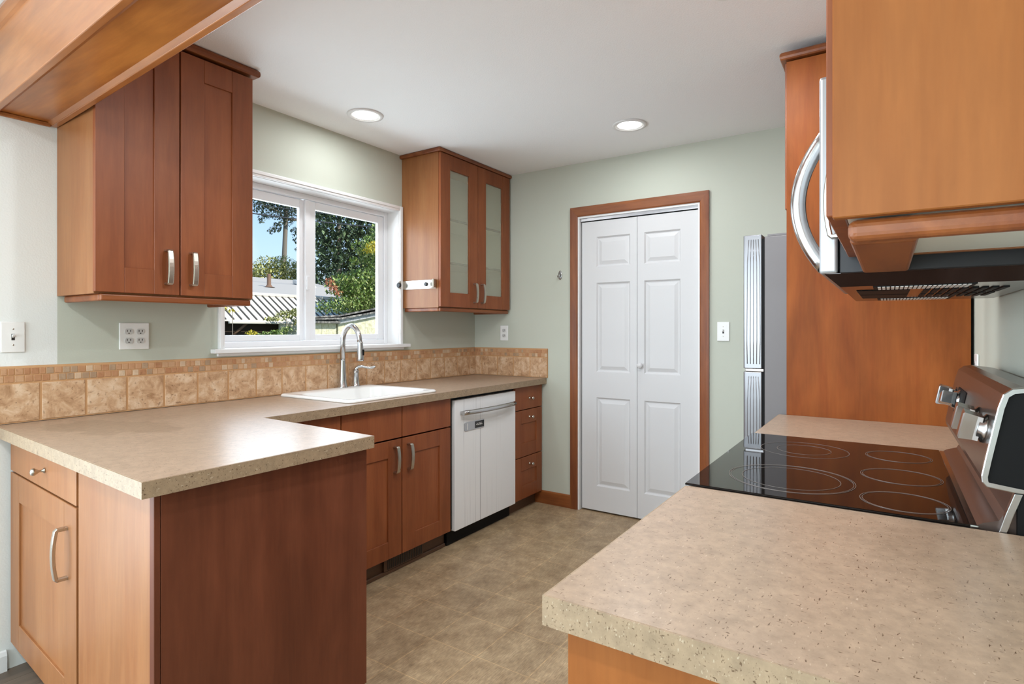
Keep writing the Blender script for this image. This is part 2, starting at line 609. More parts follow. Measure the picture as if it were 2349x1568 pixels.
def leafy(name, c1, c2, c3=None):
    m, n, l, b = new_mat(name)
    geo = n.new('ShaderNodeNewGeometry')
    r_ = ramp(n, [(0.0, lin(c1)), (0.6, lin(c2)), (1.0, lin(c3 or c2))])
    l.new(geo.outputs['Random Per Island'], r_.inputs[0])
    l.new(r_.outputs[0], b.inputs['Base Color'])
    b.inputs['Roughness'].default_value = 0.6
    b.inputs['Specular IOR Level'].default_value = 0.3
    return m


# ------------------------------------------------------------------ room shell
XF, ZC, ZD = 0.645, 2.438, 2.365
YR = -2.995
XL = -6.5
XP = -2.078          # paint change on the window wall


def struct(name, mb, mat, label=None):
    o = mb.build(name, mat)
    o['kind'] = 'structure'
    if label:
        o['label'] = label
    return o


m = MB()
m.box(-2.16, XF + .2, YR - .1, 0.16, -0.1, 0.0)
struct('floor', m, M_floor, 'brown vinyl tile kitchen floor')
m = MB()
for i in range(34):
    y0 = YR - .1 + i * 0.1
    y1 = min(y0 + 0.0985, 0.16)
    if y0 < 0.16:
        m.box(XL - .1, -2.16, y0, y1, -0.1, 0.0)
struct('floor_dining', m, M_floor2, 'grey plank floor of the dining end')
m = MB()
m.box(-2.2, XF + .2, YR - .1, 0.16, ZC, ZC + .1)
struct('ceiling', m, M_ceil, 'smooth white kitchen ceiling')
m = MB()
m.box(XL - .1, -2.2, YR - .1, 0.16, ZD, ZC + .1)
struct('ceiling_dining', m, M_ceil2, 'textured white ceiling of the dining end')
# window wall, sage part, with the window opening
WX0, WX1, WZ0, WZ1 = -1.407, -0.200, 1.165, 2.062
m = MB()
m.box(XP, WX0, 0, .16, 0, ZC).box(WX1, XF + .12, 0, .16, 0, ZC)
m.box(WX0, WX1, 0, .16, 0, WZ0).box(WX0, WX1, 0, .16, WZ1, ZC)
struct('wall_left', m, M_sage, 'sage green wall with the kitchen window')
m = MB()
m.box(-2.78, XP, 0, .16, 0, ZC).box(XL, -4.55, 0, .16, 0, ZC).box(-4.55, -2.78, 0, .16, 2.1, ZC).box(-4.55, -2.78, 0, .16, 0, .2)
struct('wall_dining', m, M_pale, 'pale textured wall left of the sage paint')
m = MB()   # far wall with closet door opening
DY0, DY1, DZ = -0.912, -1.760, 2.060
m.box(XF, XF + .12, DY0, 0.0, 0, ZC).box(XF, XF + .12, YR, DY1, 0, ZC).box(XF, XF + .12, DY1, DY0, DZ, ZC)
struct('wall_back', m, M_sage, 'sage green far wall with the closet door')
m = MB()
m.box(XF + .12, XF + .14, DY1 - .2, DY0 + .2, 0, DZ + .1)
struct('wall_closet', m, M_slot)
m = MB()
m.box(XL, XF + .12, YR - .1, YR, 0, ZC)
struct('wall_right', m, M_sage, 'sage green wall behind the range')
m = MB()
m.box(XL - .1, XL, YR, 0, 0, .55).box(XL - .1, XL, YR, 0, 2.2, ZC).box(XL - .1, XL, YR, -2.7, .55, 2.2).box(XL - .1, XL, -.3, 0, .55, 2.2)
struct('wall_front', m, M_pale)
for nm, lab, (x0, x1, z0, z1), mx_ in (('window_2', 'patio door opening of the dining end', (-4.55, -2.78, .2, 2.1), None),
                                      ('window_3', 'large window behind the camera', (-2.7, -.3, .55, 2.2), Matrix.Translation((XL, 0, 0)) @ Matrix.Rotation(R(90), 4, 'Z'))):
    w_ = bpy.data.objects.new(nm, None)
    COL.objects.link(w_)
    tag(w_, lab, 'window', kind='structure')
    m = MB()
    for a_ in (x0, (x0 + x1) / 2 - .03, x1 - .06):
        m.box(a_, a_ + .06, .075, .098, z0, z1)
    for a_ in (z0, z1 - .06):
        m.box(x0, x1, .077, .096, a_, a_ + .06)
    m.build('window_frame', M_vinyl, w_, mx_)
    m = MB()
    m.box(x0, x1, .085, .089, z0, z1)
    m.build('pane', M_pane, w_, mx_)
# white baseboard under the pale wall, wooden one on the far wall
m = MB()
m.prism([(0, 0), (-.014, 0), (-.014, .058), (-.008, .072), (0, .075)], 'x', -2.78, -2.235)
struct('baseboard_left', m, M_white, 'white baseboard under the pale wall')
m = MB()
m.prism([(XF, 0), (XF - .014, 0), (XF - .014, .085), (XF - .006, .092), (XF, .092)], 'y', -.857, -.565)
struct('baseboard_back', m, M_trimy, 'stained wood baseboard beside the closet door')
m = MB()
m.prism([(XF, 0), (XF - .014, 0), (XF - .014, .085), (XF - .006, .092), (XF, .092)], 'y', -2.1, -1.82)
struct('baseboard_right', m, M_trimwood)

# ------------------------------------------------------------------ closet door with casing
m = MB()


def casing_section(y_in, y_out, z_top=None):
    return [(XF, y_in), (XF - .010, y_in), (XF - .014, y_in + (y_out - y_in) * .12), (XF - .018, y_out - (y_out - y_in) * .25), (XF - .018, y_out), (XF, y_out)]


CY0, CY1, CZ = -0.858, -1.817, 2.126
for yi, yo in ((DY0, CY0), (DY1, CY1)):
    rings = []
    for z, t in ((0.0, 0), (DZ, 1), ):
        pass
    sec = casing_section(yi, yo)
    bot = [(p[0], p[1], 0.0) for p in sec]
    top = [(p[0], p[1], DZ + (CZ - DZ) * abs(p[1] - yi) / abs(yo - yi)) for p in sec]
    m.loops([bot, top], smooth=False)
struct('trim_1', m, M_trimwood, 'stained wood side casings of the white closet door')
m = MB()
secz = casing_section(DZ, CZ)
m.loops([[(p[0], DY0 + (CY0 - DY0) * (p[1] - DZ) / (CZ - DZ), p[1]) for p in secz],
         [(p[0], DY1 + (CY1 - DY1) * (p[1] - DZ) / (CZ - DZ), p[1]) for p in secz]], smooth=False)
struct('trim_2', m, M_trimy, 'stained wood head casing over the white closet door')

door = thing('door_1', 'white six-panel bifold closet door in a stained wood casing', 'door', (XF + .03, -1.345, 0))
door['kind'] = 'structure'
m = MB()   # white jamb lining
m.box(XF - .004, XF + .12, DY0 - .012, DY0, 0, DZ - .0).box(XF - .004, XF + .12, DY1, DY1 + .012, 0, DZ).box(XF - .004, XF + .12, DY1 + .012, DY0 - .012, DZ - .012, DZ)
m.build('jamb', M_white, door)
m = MB()
m.box(XF + .012, XF + .058, DY1 + .014, DY0 - .014, DZ - .028, DZ - .012)
m.box(XF + .012, XF + .016, DY1 + .014, DY0 - .014, DZ - .033, DZ - .028)
tk = m.build('door_track', M_steel, door)
LX = XF + .018      # front face of the leaves


def bifold_leaf(ya, yb, panels):
    m = MB()
    yb, ya = min(ya, yb), max(ya, yb)
    zb, zt = 0.012, 2.020
    # stiles and rails as one slab outline with recessed raised panels
    xs = LX
    def face(y0, y1, z0, z1):
        m.box(xs, xs + .032, y0, y1, z0, z1)
    p_y0, p_y1 = panels[0][0], panels[0][1]
    zs = sorted([(p[2], p[3]) for p in panels])
    face(yb, min(p_y0, p_y1), zb, zt)
    face(max(p_y0, p_y1), ya, zb, zt)
    prev = zb
    for z0, z1 in zs:
        face(min(p_y0, p_y1), max(p_y0, p_y1), prev, z0)
        prev = z1
    face(min(p_y0, p_y1), max(p_y0, p_y1), prev, zt)
    for y0, y1, z0, z1 in panels:
        lo, hi = min(y0, y1), max(y0, y1)
        def ring(d, x):
            return [(x, lo + d, z0 + d), (x, hi - d, z0 + d), (x, hi - d, z1 - d), (x, lo + d, z1 - d)]
        m.loops([ring(0, xs), ring(.010, xs + .011), ring(.016, xs + .011), ring(.040, xs + .002)], caps=(False, True), smooth=False)
    return m.build('door_leaf', M_doorw, door)


PZ = ((0.181, 0.797), (0.974, 1.592), (1.702, 1.911))
bifold_leaf(-0.935, -1.3405, [(-1.045, -1.292, a, b_) for a, b_ in PZ])
bifold_leaf(-1.3435, -1.747, [(-1.390, -1.632, a, b_) for a, b_ in PZ])
m = MB()
m.lathe([(0.010, 0), (0.008, -.010), (0.012, -.016), (0.018, -.022), (0.019, -.030), (0.014, -.036), (0.001, -.038)], (LX, -1.369, 1.029), 'x', 20)
tag(m.build('door_knob', M_doorw, door), 'round white knob')

# ------------------------------------------------------------------ kitchen window
win = thing('window_1', 'white vinyl sliding window above the sink', 'window', (-.8, 0.05, 1.16))
win['kind'] = 'structure'
m = MB()   # jamb liners
m.box(WX0 - .002, WX0 + .004, -.001, .11, WZ0, WZ1).box(WX1 - .004, WX1 + .002, -.001, .11, WZ0, WZ1).box(WX0, WX1, -.001, .11, WZ1 - .004, WZ1 + .002).box(WX0, WX1, .0, .11, WZ0 - .002, WZ0 + .008)
m.build('reveal', M_white, win)
m = MB()   # casing bead
for (x0, x1, z0, z1) in ((-1.435, -1.405, 1.17, 2.092), (-.202, -.173, 1.17, 2.092), (-1.405, -.202, 2.060, 2.092)):
    m.box(x0, x1, -.016, 0, z0, z1, .003, 2)
    if x1 - x0 < .1:
        m.box(x0 + .004, x1 - .012 if x0 < -1 else x1 - .004, -.021, -.014, z0, z1 - .004, .002)
    else:
        m.box(x0, x1, -.021, -.014, z0 + .012, z1 - .004, .002)
m.build('casing', M_white, win)
m = MB()
m.box(-1.470, -.128, -.045, 0.0, 1.150, 1.172, .004, 2).box(-1.405, -.202, -.002, .11, 1.150, 1.172)
m.box(-1.44, -.16, -.014, 0, 1.135, 1.150, .003)
m.build('window_sill', M_white, win)
m = MB()   # vinyl outer frame
FX0, FX1, FZ0, FZ1 = -1.405, -0.204, 1.172, 2.058
m.box(FX0, FX0 + .028, .10, .158, FZ0, FZ1, .003).box(FX1 - .028, FX1, .10, .158, FZ0, FZ1, .003)
m.box(FX0 + .028, FX1 - .028, .10, .158, FZ1 - .030, FZ1, .003).box(FX0 + .028, FX1 - .028, .10, .158, FZ0, FZ0 + .030, .003)
m.build('window_frame', M_vinyl, win)


def sash(x0, x1, gx0, gx1, z0, z1, gz0, gz1, y0, y1):
    m = MB()
    m.box(x0, gx0, y0, y1, z0, z1, .003).box(gx1, x1, y0, y1, z0, z1, .003)
    m.box(gx0, gx1, y0, y1, gz1, z1, .003).box(gx0, gx1, y0, y1, z0, gz0, .003)
    s = m.build('sash', M_vinyl, win)
    m = MB()
    m.box(gx0 - .004, gx1 + .004, (y0 + y1) / 2 - .002, (y0 + y1) / 2 + .002, gz0 - .004, gz1 + .004)
    m.build('pane', M_pane, s)
    return s


sash(-1.378, -.852, -1.343, -.880, 1.203, 2.026, 1.237, 1.977, .122, .150)
sash(-.828, -.234, -.779, -.282, 1.203, 2.026, 1.238, 1.980, .108, .136)
m = MB()
m.box(-.856, -.826, .098, .134, 1.203, 2.026, .003).box(-.851, -.832, .090, .100, 1.50, 1.58, .002)
m.build('meeting_rail', M_vinyl, win)

# ------------------------------------------------------------------ wood-clad beam over the peninsula
SK = -math.atan(0.045)
beam = thing('wood_beam', 'wood-clad ceiling beam with a bevelled underside at the upper left', 'beam', (-2.18, 0, 2.06))
BM = Matrix.Translation((-2.0795, -.004, 0)) @ Matrix.Rotation(SK, 4, 'Z')
bl = 2.2
m = MB()   # right face board, runs in local -y
m.box(-.022, 0, -bl, 0, 2.060, ZC - .001, .003, 2)
m.build('side_board', M_beam, beam, BM)
m = MB()
m.box(-.205, -.183, -bl, 0, 2.060, ZC - .075, .003, 2)
m.build('side_board', M_beam, beam, BM)
m = MB()
m.box(-.183, -.022, -bl, -.012, 2.072, 2.080)
m.build('bottom_panel', wood('beam_soffit_wood', (196, 124, 56), (160, 92, 38), rough=0.34, grain='Y', blotch=0.9, coat=.3), beam, BM)
m = MB()
m.prism([(-.022, 2.072), (-.022, 2.062), (-.034, 2.072)], 'y', -bl, 0).prism([(-.183, 2.072), (-.183, 2.062), (-.171, 2.072)], 'y', -bl, 0)
m.box(-.183, -.022, -.014, 0, 2.056, 2.072, .003)
m.build('bead', M_beam, beam, BM)
m = MB()
m.prism([(-.205, 2.312), (-.205, 2.364), (-.222, 2.364), (-.226, 2.345), (-.214, 2.318)], 'y', -bl, 0)
m.build('crown_strip', M_beam, beam, BM)

# ------------------------------------------------------------------ cabinet builders (faces look towards local -y)
def shaker(x0, x1, z0, z1, yf, parent, name='door', mat=None, M=None, st=.095, rail=.095, rec=.007, th=.020, glass=None):
    m = MB()
    yb = yf + th
    b_ = .0015
    m.box(x0, x0 + st, yf, yb, z0, z1, b_).box(x1 - st, x1, yf, yb, z0, z1, b_)
    m.box(x0 + st, x1 - st, yf, yb, z0, z0 + rail, b_).box(x0 + st, x1 - st, yf, yb, z1 - rail, z1, b_)
    if glass is None:
        m.box(x0 + st - .002, x1 - st + .002, yf + rec, yb - .002, z0 + rail - .002, z1 - rail + .002)
    o = m.build(name, mat or M_door, parent, M)
    if glass is not None:
        m = MB()
        m.box(x0 + st - .004, x1 - st + .004, yf + .011, yf + .015, z0 + rail - .004, z1 - rail + .004)
        m.build('glass_pane', glass, o, M)
    return o


def slab(x0, x1, z0, z1, yf, parent, name='drawer', mat=None, M=None, th=.020):
    m = MB()
    m.box(x0, x1, yf, yf + th, z0, z1, .0018, 2)
    return m.build(name, mat or M_door, parent, M)


def bow_handle(x, z, yf, length, parent, M=None, w=.011, t=.0042, mat=None, bow=.034, name='handle', vertical=True):
    """flat bowed strap pull standing off the face"""
    h = length / 2
    pts = [(x, yf, z - h), (x, yf - bow * .72, z - h)]
    for k in range(9):
        s = -1 + 2 * k / 8
        pts.append((x, yf - bow * (.80 + .20 * (1 - s * s)), z + s * (h - .003)))
    pts += [(x, yf - bow * .72, z + h), (x, yf, z + h)]
    m = MB()
    rings = []
    P = [Vector(p) for p in pts]
    for i, p in enumerate(P):
        tt = (P[min(i + 1, len(P) - 1)] - P[max(i - 1, 0)]).normalized()
        nrm = Vector((1, 0, 0)).cross(tt).normalized()
        rings.append([p + Vector((a * w, 0, 0)) + nrm * (c_ * t) for a, c_ in ((-1, -.6), (-.7, -1), (.7, -1), (1, -.6), (1, .6), (.7, 1), (-.7, 1), (-1, .6))])
    m.loops(rings, smooth=False)
    return m.build(name, mat or M_nickel, parent, M)


def knob(x, z, yf, parent, M=None):
    m = MB()
    m.lathe([(.0085, 0), (.0085, -.003), (.0045, -.006), (.0038, -.016), (.008, -.021), (.0115, -.027), (.0118, -.032), (.009, -.037), (.001, -.039)], (x, yf, z), 'y', 16)
    return m.build('knob', M_nickel, parent, M)


def carcass(x0, x1, yb, yf, z0, z1, parent, mat, M=None, th=.016, top=True, shelf=(), back=True, name='carcass'):
    m = MB()
    m.box(x0, x0 + th, yf, yb, z0, z1).box(x1 - th, x1, yf, yb, z0, z1)
    m.box(x0 + th, x1 - th, yf, yb, z0, z0 + th)
    if top:
        m.box(x0 + th, x1 - th, yf, yb, z1 - th, z1)
    if back:
        m.box(x0 + th, x1 - th, yb - .006, yb, z0 + th, z1 - (th if top else 0))
    for s in shelf:
        m.box(x0 + th, x1 - th, yf + .02, yb - .006, s - .008, s + .008)
    return m.build(name, mat, parent, M)


def crown(x0, x1, yb, yf, z0, z1, parent, M=None, left=True, right=True, out=.022):
    """simple cove crown returning to the wall on both ends"""
    m = MB()
    prof = [(-.004, .25), (out * .75, .25), (out * .95, .36), (out, .58), (out * .95, .82), (out * .7, 1.0), (-.02, 1.0), (-.02, .25)]
    h = z1 - z0
    path = []
    rings = []
    # path: wall left end -> front left -> front right -> wall right end
    def ring(px, py, dx, dy):
        return [(px + dx * d, py + dy * d, z0 + s * h) for d, s in prof]
    rings.append(ring(x0, yb, -1, 0))
    rings.append(ring(x0, yf, -1, -1))
    rings.append(ring(x1, yf, 1 if right else 0, -1))
    if right:
        rings.append(ring(x1, yb, 1, 0))
    m.loops(rings, smooth=False)
    return m.build('crown_moulding', M_trimh, parent, M)


def light_rail(x0, x1, yb, yf, z0, z1, parent, M=None, mat=None, left=True, right=True, w=.02):
    m = MB()
    m.box(x0, x1, yf, yf + w, z0, z1, .006, 3, M)
    if left:
        m.box(x0, x0 + w, yf + w, yb, z0, z1, .006, 3, M)
    if right:
        m.box(x1 - w, x1, yf + w, yb, z0, z1, .006, 3, M)
    return m.build('light_rail', mat or M_trimh, parent)


# ------------------------------------------------------------------ left upper cabinet
uc = thing('wall_cabinet', 'two-door brown wall cabinet hung left of the window under the beam', 'cabinet', (-1.775, -.17, 1.40))
carcass(-2.079, -1.468, -.001, -.338, 1.398, 2.395, uc, M_side_glare, shelf=(1.75, 2.05))
d = shaker(-2.083, -1.790, 1.404, 2.390, -.360, uc)
bow_handle(-1.838, 1.512, -.360, .130, d)
d = shaker(-1.785, -1.474, 1.404, 2.390, -.360, uc)
bow_handle(-1.742, 1.512, -.360, .130, d)
crown(-2.070, -1.468, -.001, -.345, 2.392, 2.436, uc, out=.026)
light_rail(-2.062, -1.476, -.016, -.350, 1.372, 1.398, uc)

# ------------------------------------------------------------------ glass-door upper cabinet in the corner
gc = thing('glass_cabinet', 'brown wall cabinet with two frosted glass doors in the far corner', 'cabinet', (.23, -.17, 1.40))
carcass(-.168, .628, -.001, -.322, 1.410, 2.412, gc, M_side_glare, name='carcass')
for zs in (1.708, 1.994):
    m = MB()
    m.box(-.148, .608, -.3145, -.012, zs - .006, zs + .006)
    sf = m.build('shelf', M_whitelam, gc)
    m = MB()
    m.box(-.148, .608, -.3285, -.3145, zs - .0065, zs + .0065)
    m.build('shelf_shadow_edge', M_slot, sf)  # black strip painted in as the shadow line where shelf meets glass
m = MB()
m.box(-.151, .611, -.010, -.008, 1.427, 2.395).box(-.151, -.149, -.3, -.010, 1.427, 2.395).box(.609, .611, -.3, -.010, 1.427, 2.395)
m.build('lining', M_whitelam, gc)
d = shaker(-.170, .2245, 1.415, 2.408, -.345, gc, glass=M_frost, st=.095)
bow_handle(.180, 1.519, -.345, .128, d)
d = shaker(.2275, .625, 1.415, 2.408, -.345, gc, glass=M_frost, st=.095)
bow_handle(.266, 1.519, -.345, .128, d)
crown(-.168, .642, -.001, -.330, 2.404, 2.437, gc, right=False, out=.024)
light_rail(-.160, .622, -.016, -.335, 1.385, 1.410, gc)

# steel paper towel holder screwed to its side
th = thing('towel_holder', 'brushed steel paper towel holder on the side of the glass-door cabinet', 'holder', (-.168, -.16, 1.56))
m = MB()
m.box(-.1725, -.1690, -.306, -.012, 1.534, 1.592, .0008)
m.lathe([(.002, 0), (.002, -.001)], (-.1725, -.09, 1.563), 'x', 10)
m.build('back_plate', M_nickel, th)
m = MB()
m.prism([(-.1725, -.020), (-.1690, -.006), (-.205, -.008), (-.212, -.014), (-.205, -.020)], 'z', 1.538, 1.590, .002)
m.build('arm', M_nickel, th)
m = MB()
m.prism([(-.1725, -.256), (-.205, -.302), (-.212, -.310), (-.205, -.318), (-.1725, -.308)], 'z', 1.536, 1.592, .002)
m.build('arm', M_nickel, th)
m = MB()
m.lathe([(.013, 0), (.013, -.006), (.010, -.009)], (-.1728, -.222, 1.563), 'x', 16)
m.build('roll_stop', M_blacksat, th)
m = MB()
m.lathe([(.018, 0), (.018, -.008), (.012, -.012)], (-.204, -.012, 1.563), 'x', 16)
m.build('roll_stop', M_blacksat, th)

# ------------------------------------------------------------------ base run on the window wall
BF = -.625
CTZ = .914
TH = .040
sc_ = thing('sink_cabinet', 'two-door brown base cabinet under the white sink', 'cabinet', (-.8, -.3, 0))
carcass(-1.2, -.405, -.02, BF + .022, .10, CTZ - TH - .002, sc_, M_door, top=False)
slab(-1.197, -.8065, .708, .868, BF, sc_, 'drawer_front')
slab(-.8005, -.410, .708, .868, BF, sc_, 'drawer_front')
d = shaker(-1.197, -.8065, .100, .700, BF, sc_, rail=.088)
bow_handle(-.858, .600, BF, .130, d)
d = shaker(-.8005, -.410, .100, .700, BF, sc_, rail=.088)
bow_handle(-.758, .600, BF, .130, d)
m = MB()
m.box(-1.5, -.405, -.570, -.556, .0, .099).box(-1.5, -.405, -.582, -.571, .0, .022, .004)
m.build('toe_kick', M_dark, sc_)

vt = thing('toe_kick_vent', 'dark slotted heating vent in the toe kick under the sink cabinet', 'vent', (-.745, -.584, .02))
m = MB()
m.box(-.895, -.60, -.5875, -.5825, .024, .086, .002)
m.build('vent_plate', M_dark, vt)
m = MB()
for i in range(20):
    x = -.872 + i * .0133
    m.box(x, x + .0075, -.589, -.587, .030, .080)
m.build('slots', M_slot, vt)

co = thing('corner_cabinet', 'brown filler cabinet in the corner between sink cabinet and peninsula', 'cabinet', (-1.4, -.3, 0))
m = MB()
m.box(-1.56, -1.203, BF + .022, -.02, .10, CTZ - TH - .002)
m.build('carcass', M_door, co)
slab(-1.56, -1.203, .708, .868, BF, co, 'drawer_front')
slab(-1.56, -1.203, .100, .700, BF, co, 'door')

dw = thing('dishwasher', 'stainless dishwasher with dried drip marks beside the sink cabinet', 'dishwasher', (-.06, -.3, 0))
m = MB()
m.box(-.400, .268, -.598, -.02, .10, .868)
m.box(-.400, -.384, -.612, -.598, .10, .868).box(-.384, .268, -.612, -.598, .858, .868)
m.build('tub_housing', M_black, dw)
m = MB()
m.box(-.380, .264, -.634, -.600, .090, .853, .004, 2)
dd = m.build('door', M_dw, dw)
m = MB()
pts = []
for k in range(13):
    s = -1 + k / 6
    pts.append((-.058 + s * .276, -.648 - .022 * (1 - s * s) - .010, .776))
m.tube(pts, .0145, 14)
for x in (-.322, .206):
    m.box(x - .012, x + .012, -.662, -.634, .766, .786, .003)
m.build('handle', M_chrome, dd)
m = MB()
m.prism([(-.296, .664), (-.285, .660), (-.099, .660), (-.099, .712), (-.285, .712), (-.296, .708)], 'y', -.638, -.634, .0012)
m.build('control_plate', M_steel, dd)
m = MB()
m.box(-.192, -.102, -.6395, -.638, .667, .707)
disp = m.build('display', M_blacksat, dd)
m = MB()
for x, z0, z1 in ((-.183, .684, .690), (-.172, .682, .696), (-.163, .682, .688), (-.154, .682, .698), (-.145, .682, .694), (-.136, .682, .698), (-.127, .682, .690), (-.183, .695, .697), (-.163, .692, .695)):
    m.box(x, x + .004, -.6400, -.6394, z0, z1)
m.build('display_marks', M_plate, dd)
m = MB()
m.box(-.272, -.266, -.6392, -.638, .668, .705, .0005)
m.build('latch_mark', M_plate, dd)
m = MB()
m.box(-.398, .262, -.585, -.560, .004, .098)
m.build('kick_plate', M_black, dw)

dr = thing('drawer_cabinet', 'narrow three-drawer brown base cabinet at the far corner', 'cabinet', (.45, -.3, 0))
m = MB()
m.box(.274, .632, BF + .022, -.02, .095, CTZ - TH - .002)
m.build('carcass', M_door, dr)
x0, x1 = .277, .630
d = slab(x0, x1, .712, .868, BF, dr, 'drawer')
knob(.456, .786, BF, d)
for z0, z1, kz in ((.385, .706, .655), (.093, .379, .325)):
    d = shaker(x0, x1, z0, z1, BF, dr, name='drawer', st=.075, rail=.092)
    knob(.456, kz, BF, d)
m = MB()
m.box(.274, .632, -.566, -.552, 0, .094)
m.build('toe_kick', M_dark, dr)

# ------------------------------------------------------------------ peninsula
PA, PB = Vector((-2.226, -.012, 0)), Vector((-2.3085, -1.290, 0))
pd = (PB - PA).normalized()
PM = Matrix.Translation(PA) @ Matrix.Rotation(math.atan2(pd.y, pd.x), 4, 'Z')   # local x runs from the wall to the free end, local -y faces the dining end
PL = (PB - PA).length
pc = thing('peninsula_cabinet', 'brown peninsula base cabinet with one drawer and one door facing the dining end', 'cabinet', (-2.0, -.7, 0))
m = MB()
m.prism([(-2.198, -.03), (-2.282, -1.266), (-1.665, -1.266), (-1.60, -.03)], 'z', .10, CTZ - TH - .002)
m.build('carcass', M_door, pc)
d1 = .735
d = slab(.006, d1, .745, .868, 0, pc, 'drawer', M_side_glare, PM)  # same stain as the other fronts, glare painted in by the paler wood
knob(.43, .806, 0, d, PM)
d = shaker(.006, d1, .105, .738, 0, pc, 'door', M_side_glare, PM, st=.11, rail=.095)
bow_handle(.655, .590, 0, .150, d, PM, w=.008, t=.0055, bow=.036)
m = MB()
m.box(d1 + .014, PL - .0225, .002, .020, .09, CTZ - TH - .001, .001)
m.build('side_panel', M_side_glare, pc, PM)
m = MB()
m.box(.02, PL - .08, .075, .090, 0, .099)
m.build('toe_kick', M_dark, pc, PM)
m = MB()
m.box(-2.3065, -2.2925, -1.290, -1.268, .09, CTZ - TH - .001, .001)
m.box(-2.2912, -1.648, -1.290, -1.270, .09, CTZ - TH - .001, .001)
m.build('end_panel', M_panel, pc)
m = MB()
m.box(-2.22, -1.70, -1.215, -1.20, 0, .09)
m.build('end_toe_kick', M_dark, pc)

# ------------------------------------------------------------------ worktops
wt = thing('worktop', 'beige speckled laminate worktop along the window wall with its peninsula', 'worktop', (-1.2, -.5, .9))
SX0, SX1, SY0, SY1 = -1.135, -.495, -.612, -.040
HX0, HX1, HY0, HY1 = SX0 + .02, SX1 - .02, SY0 + .02, SY1 - .02
zt0, zt1 = CTZ - TH, CTZ
ed = .003
CF = -.657
m = MB()
m.box(-1.61, HX0, CF + ed, -.002, zt0, zt1).box(HX1, XF - .002, CF + ed, -.002, zt0, zt1)
m.box(HX0, HX1, CF + ed, HY0, zt0, zt1).box(HX0, HX1, HY1, -.002, zt0, zt1)
m.prism([(-2.267, -.002), (-2.338, -1.305), (-1.642, -1.313), (-1.613, -.654), (-1.61, -.654), (-1.61, -.002)], 'z', zt0, zt1)
m.build('top', M_lamwet, wt)
m = MB()
m.box(-1.610, XF - .002, CF, CF + ed, zt0, zt1 - .0006)
m.prism([(-2.270, -.002), (-2.3415, -1.3085), (-2.338, -1.305), (-2.267, -.002)], 'z', zt0, zt1 - .0006)
m.prism([(-2.3415, -1.3085), (-1.639, -1.3165), (-1.642, -1.313), (-2.338, -1.305)], 'z', zt0, zt1 - .0006)
m.prism([(-1.639, -1.3165), (-1.610, -.657), (-1.610, -.654), (-1.613, -.654), (-1.642, -1.313)], 'z', zt0, zt1 - .0006)
m.build('edge_band', M_edge, wt)

# tile splashback
ts = thing('tile_splashback', 'tan tumbled stone tile splashback with a mosaic strip along its top', 'splashback', (-.8, -.01, .915))
tb = MB()
ms = MB()
gr = MB()
Z0, ZM, ZTOP = .916, 1.066, 1.122
TX0 = -2.60
rnd = random.Random(4)
gr.box(TX0, XF, -.0098, -.001, Z0, ZTOP)
gr.box(XF - .0098, XF - .001, -.668, -.0098, Z0, ZTOP)
gr.prism([(-.001, ZTOP), (-.009, ZTOP), (-.005, ZTOP + .006), (-.001, ZTOP + .007)], 'x', TX0, XF)
gr.prism([(XF - .001, ZTOP), (XF - .009, ZTOP), (XF - .005, ZTOP + .006), (XF - .001, ZTOP + .007)], 'y', -.668, -.002)
x = -2.134 - .1497 * 4
while x < XF - .02:
    a, b2 = x + .0042, min(x + .1455, XF - .013)
    if a < TX0:
        a = TX0
    if b2 - a > .01:
        tb.box(a, b2, -.0125, -.004, Z0 + .004, ZM - .004, .0022, 2)
    x += .1497
y = -.077 + .1477
while y > -.668 + .01:
    a, b2 = min(y - .0042, -.013), y - .1435
    if a - b2 > .02:
        tb.box(XF - .0125, XF - .004, b2, a, Z0 + .004, ZM - .004, .0022, 2)
    y -= .1477
p = .0263
for row in range(2):
    z = ZM + .001 + row * .0272
    x = TX0
    while x < XF - .02:
        w_ = p * rnd.choice((1, 1, 1, .8, 1.15))
        ms.box(x + .0016, min(x + w_ - .0016, XF - .012), -.0118, -.004, z + .0014, z + .0254, .0012)
        x += w_
    y = -.013
    while y > -.655:
        w_ = p * rnd.choice((1, 1, 1, .8, 1.15))
        ms.box(XF - .0118, XF - .004, max(y - w_ + .0016, -.667), y - .0016, z + .0014, z + .0254, .0012)
        y -= w_
tb.build('tile_row', M_tile, ts)
ms.build('mosaic_strip', M_mosaic, ts)
gr.build('grout', M_grout, ts)

# ------------------------------------------------------------------ sink and taps
sk = thing('kitchen_sink', 'white enamel drop-in sink in the worktop under the window', 'sink', (-.815, -.33, .915))


def rrect(x0, x1, y0, y1, r, z, n=6):
    out = []
    for cx, cy, a0 in ((x1 - r, y1 - r, 0), (x0 + r, y1 - r, 90), (x0 + r, y0 + r, 180), (x1 - r, y0 + r, 270)):
        for k in range(n + 1):
            a = R(a0 + 90 * k / n)
            out.append((cx + r * math.cos(a), cy + r * math.sin(a), z))
    return out


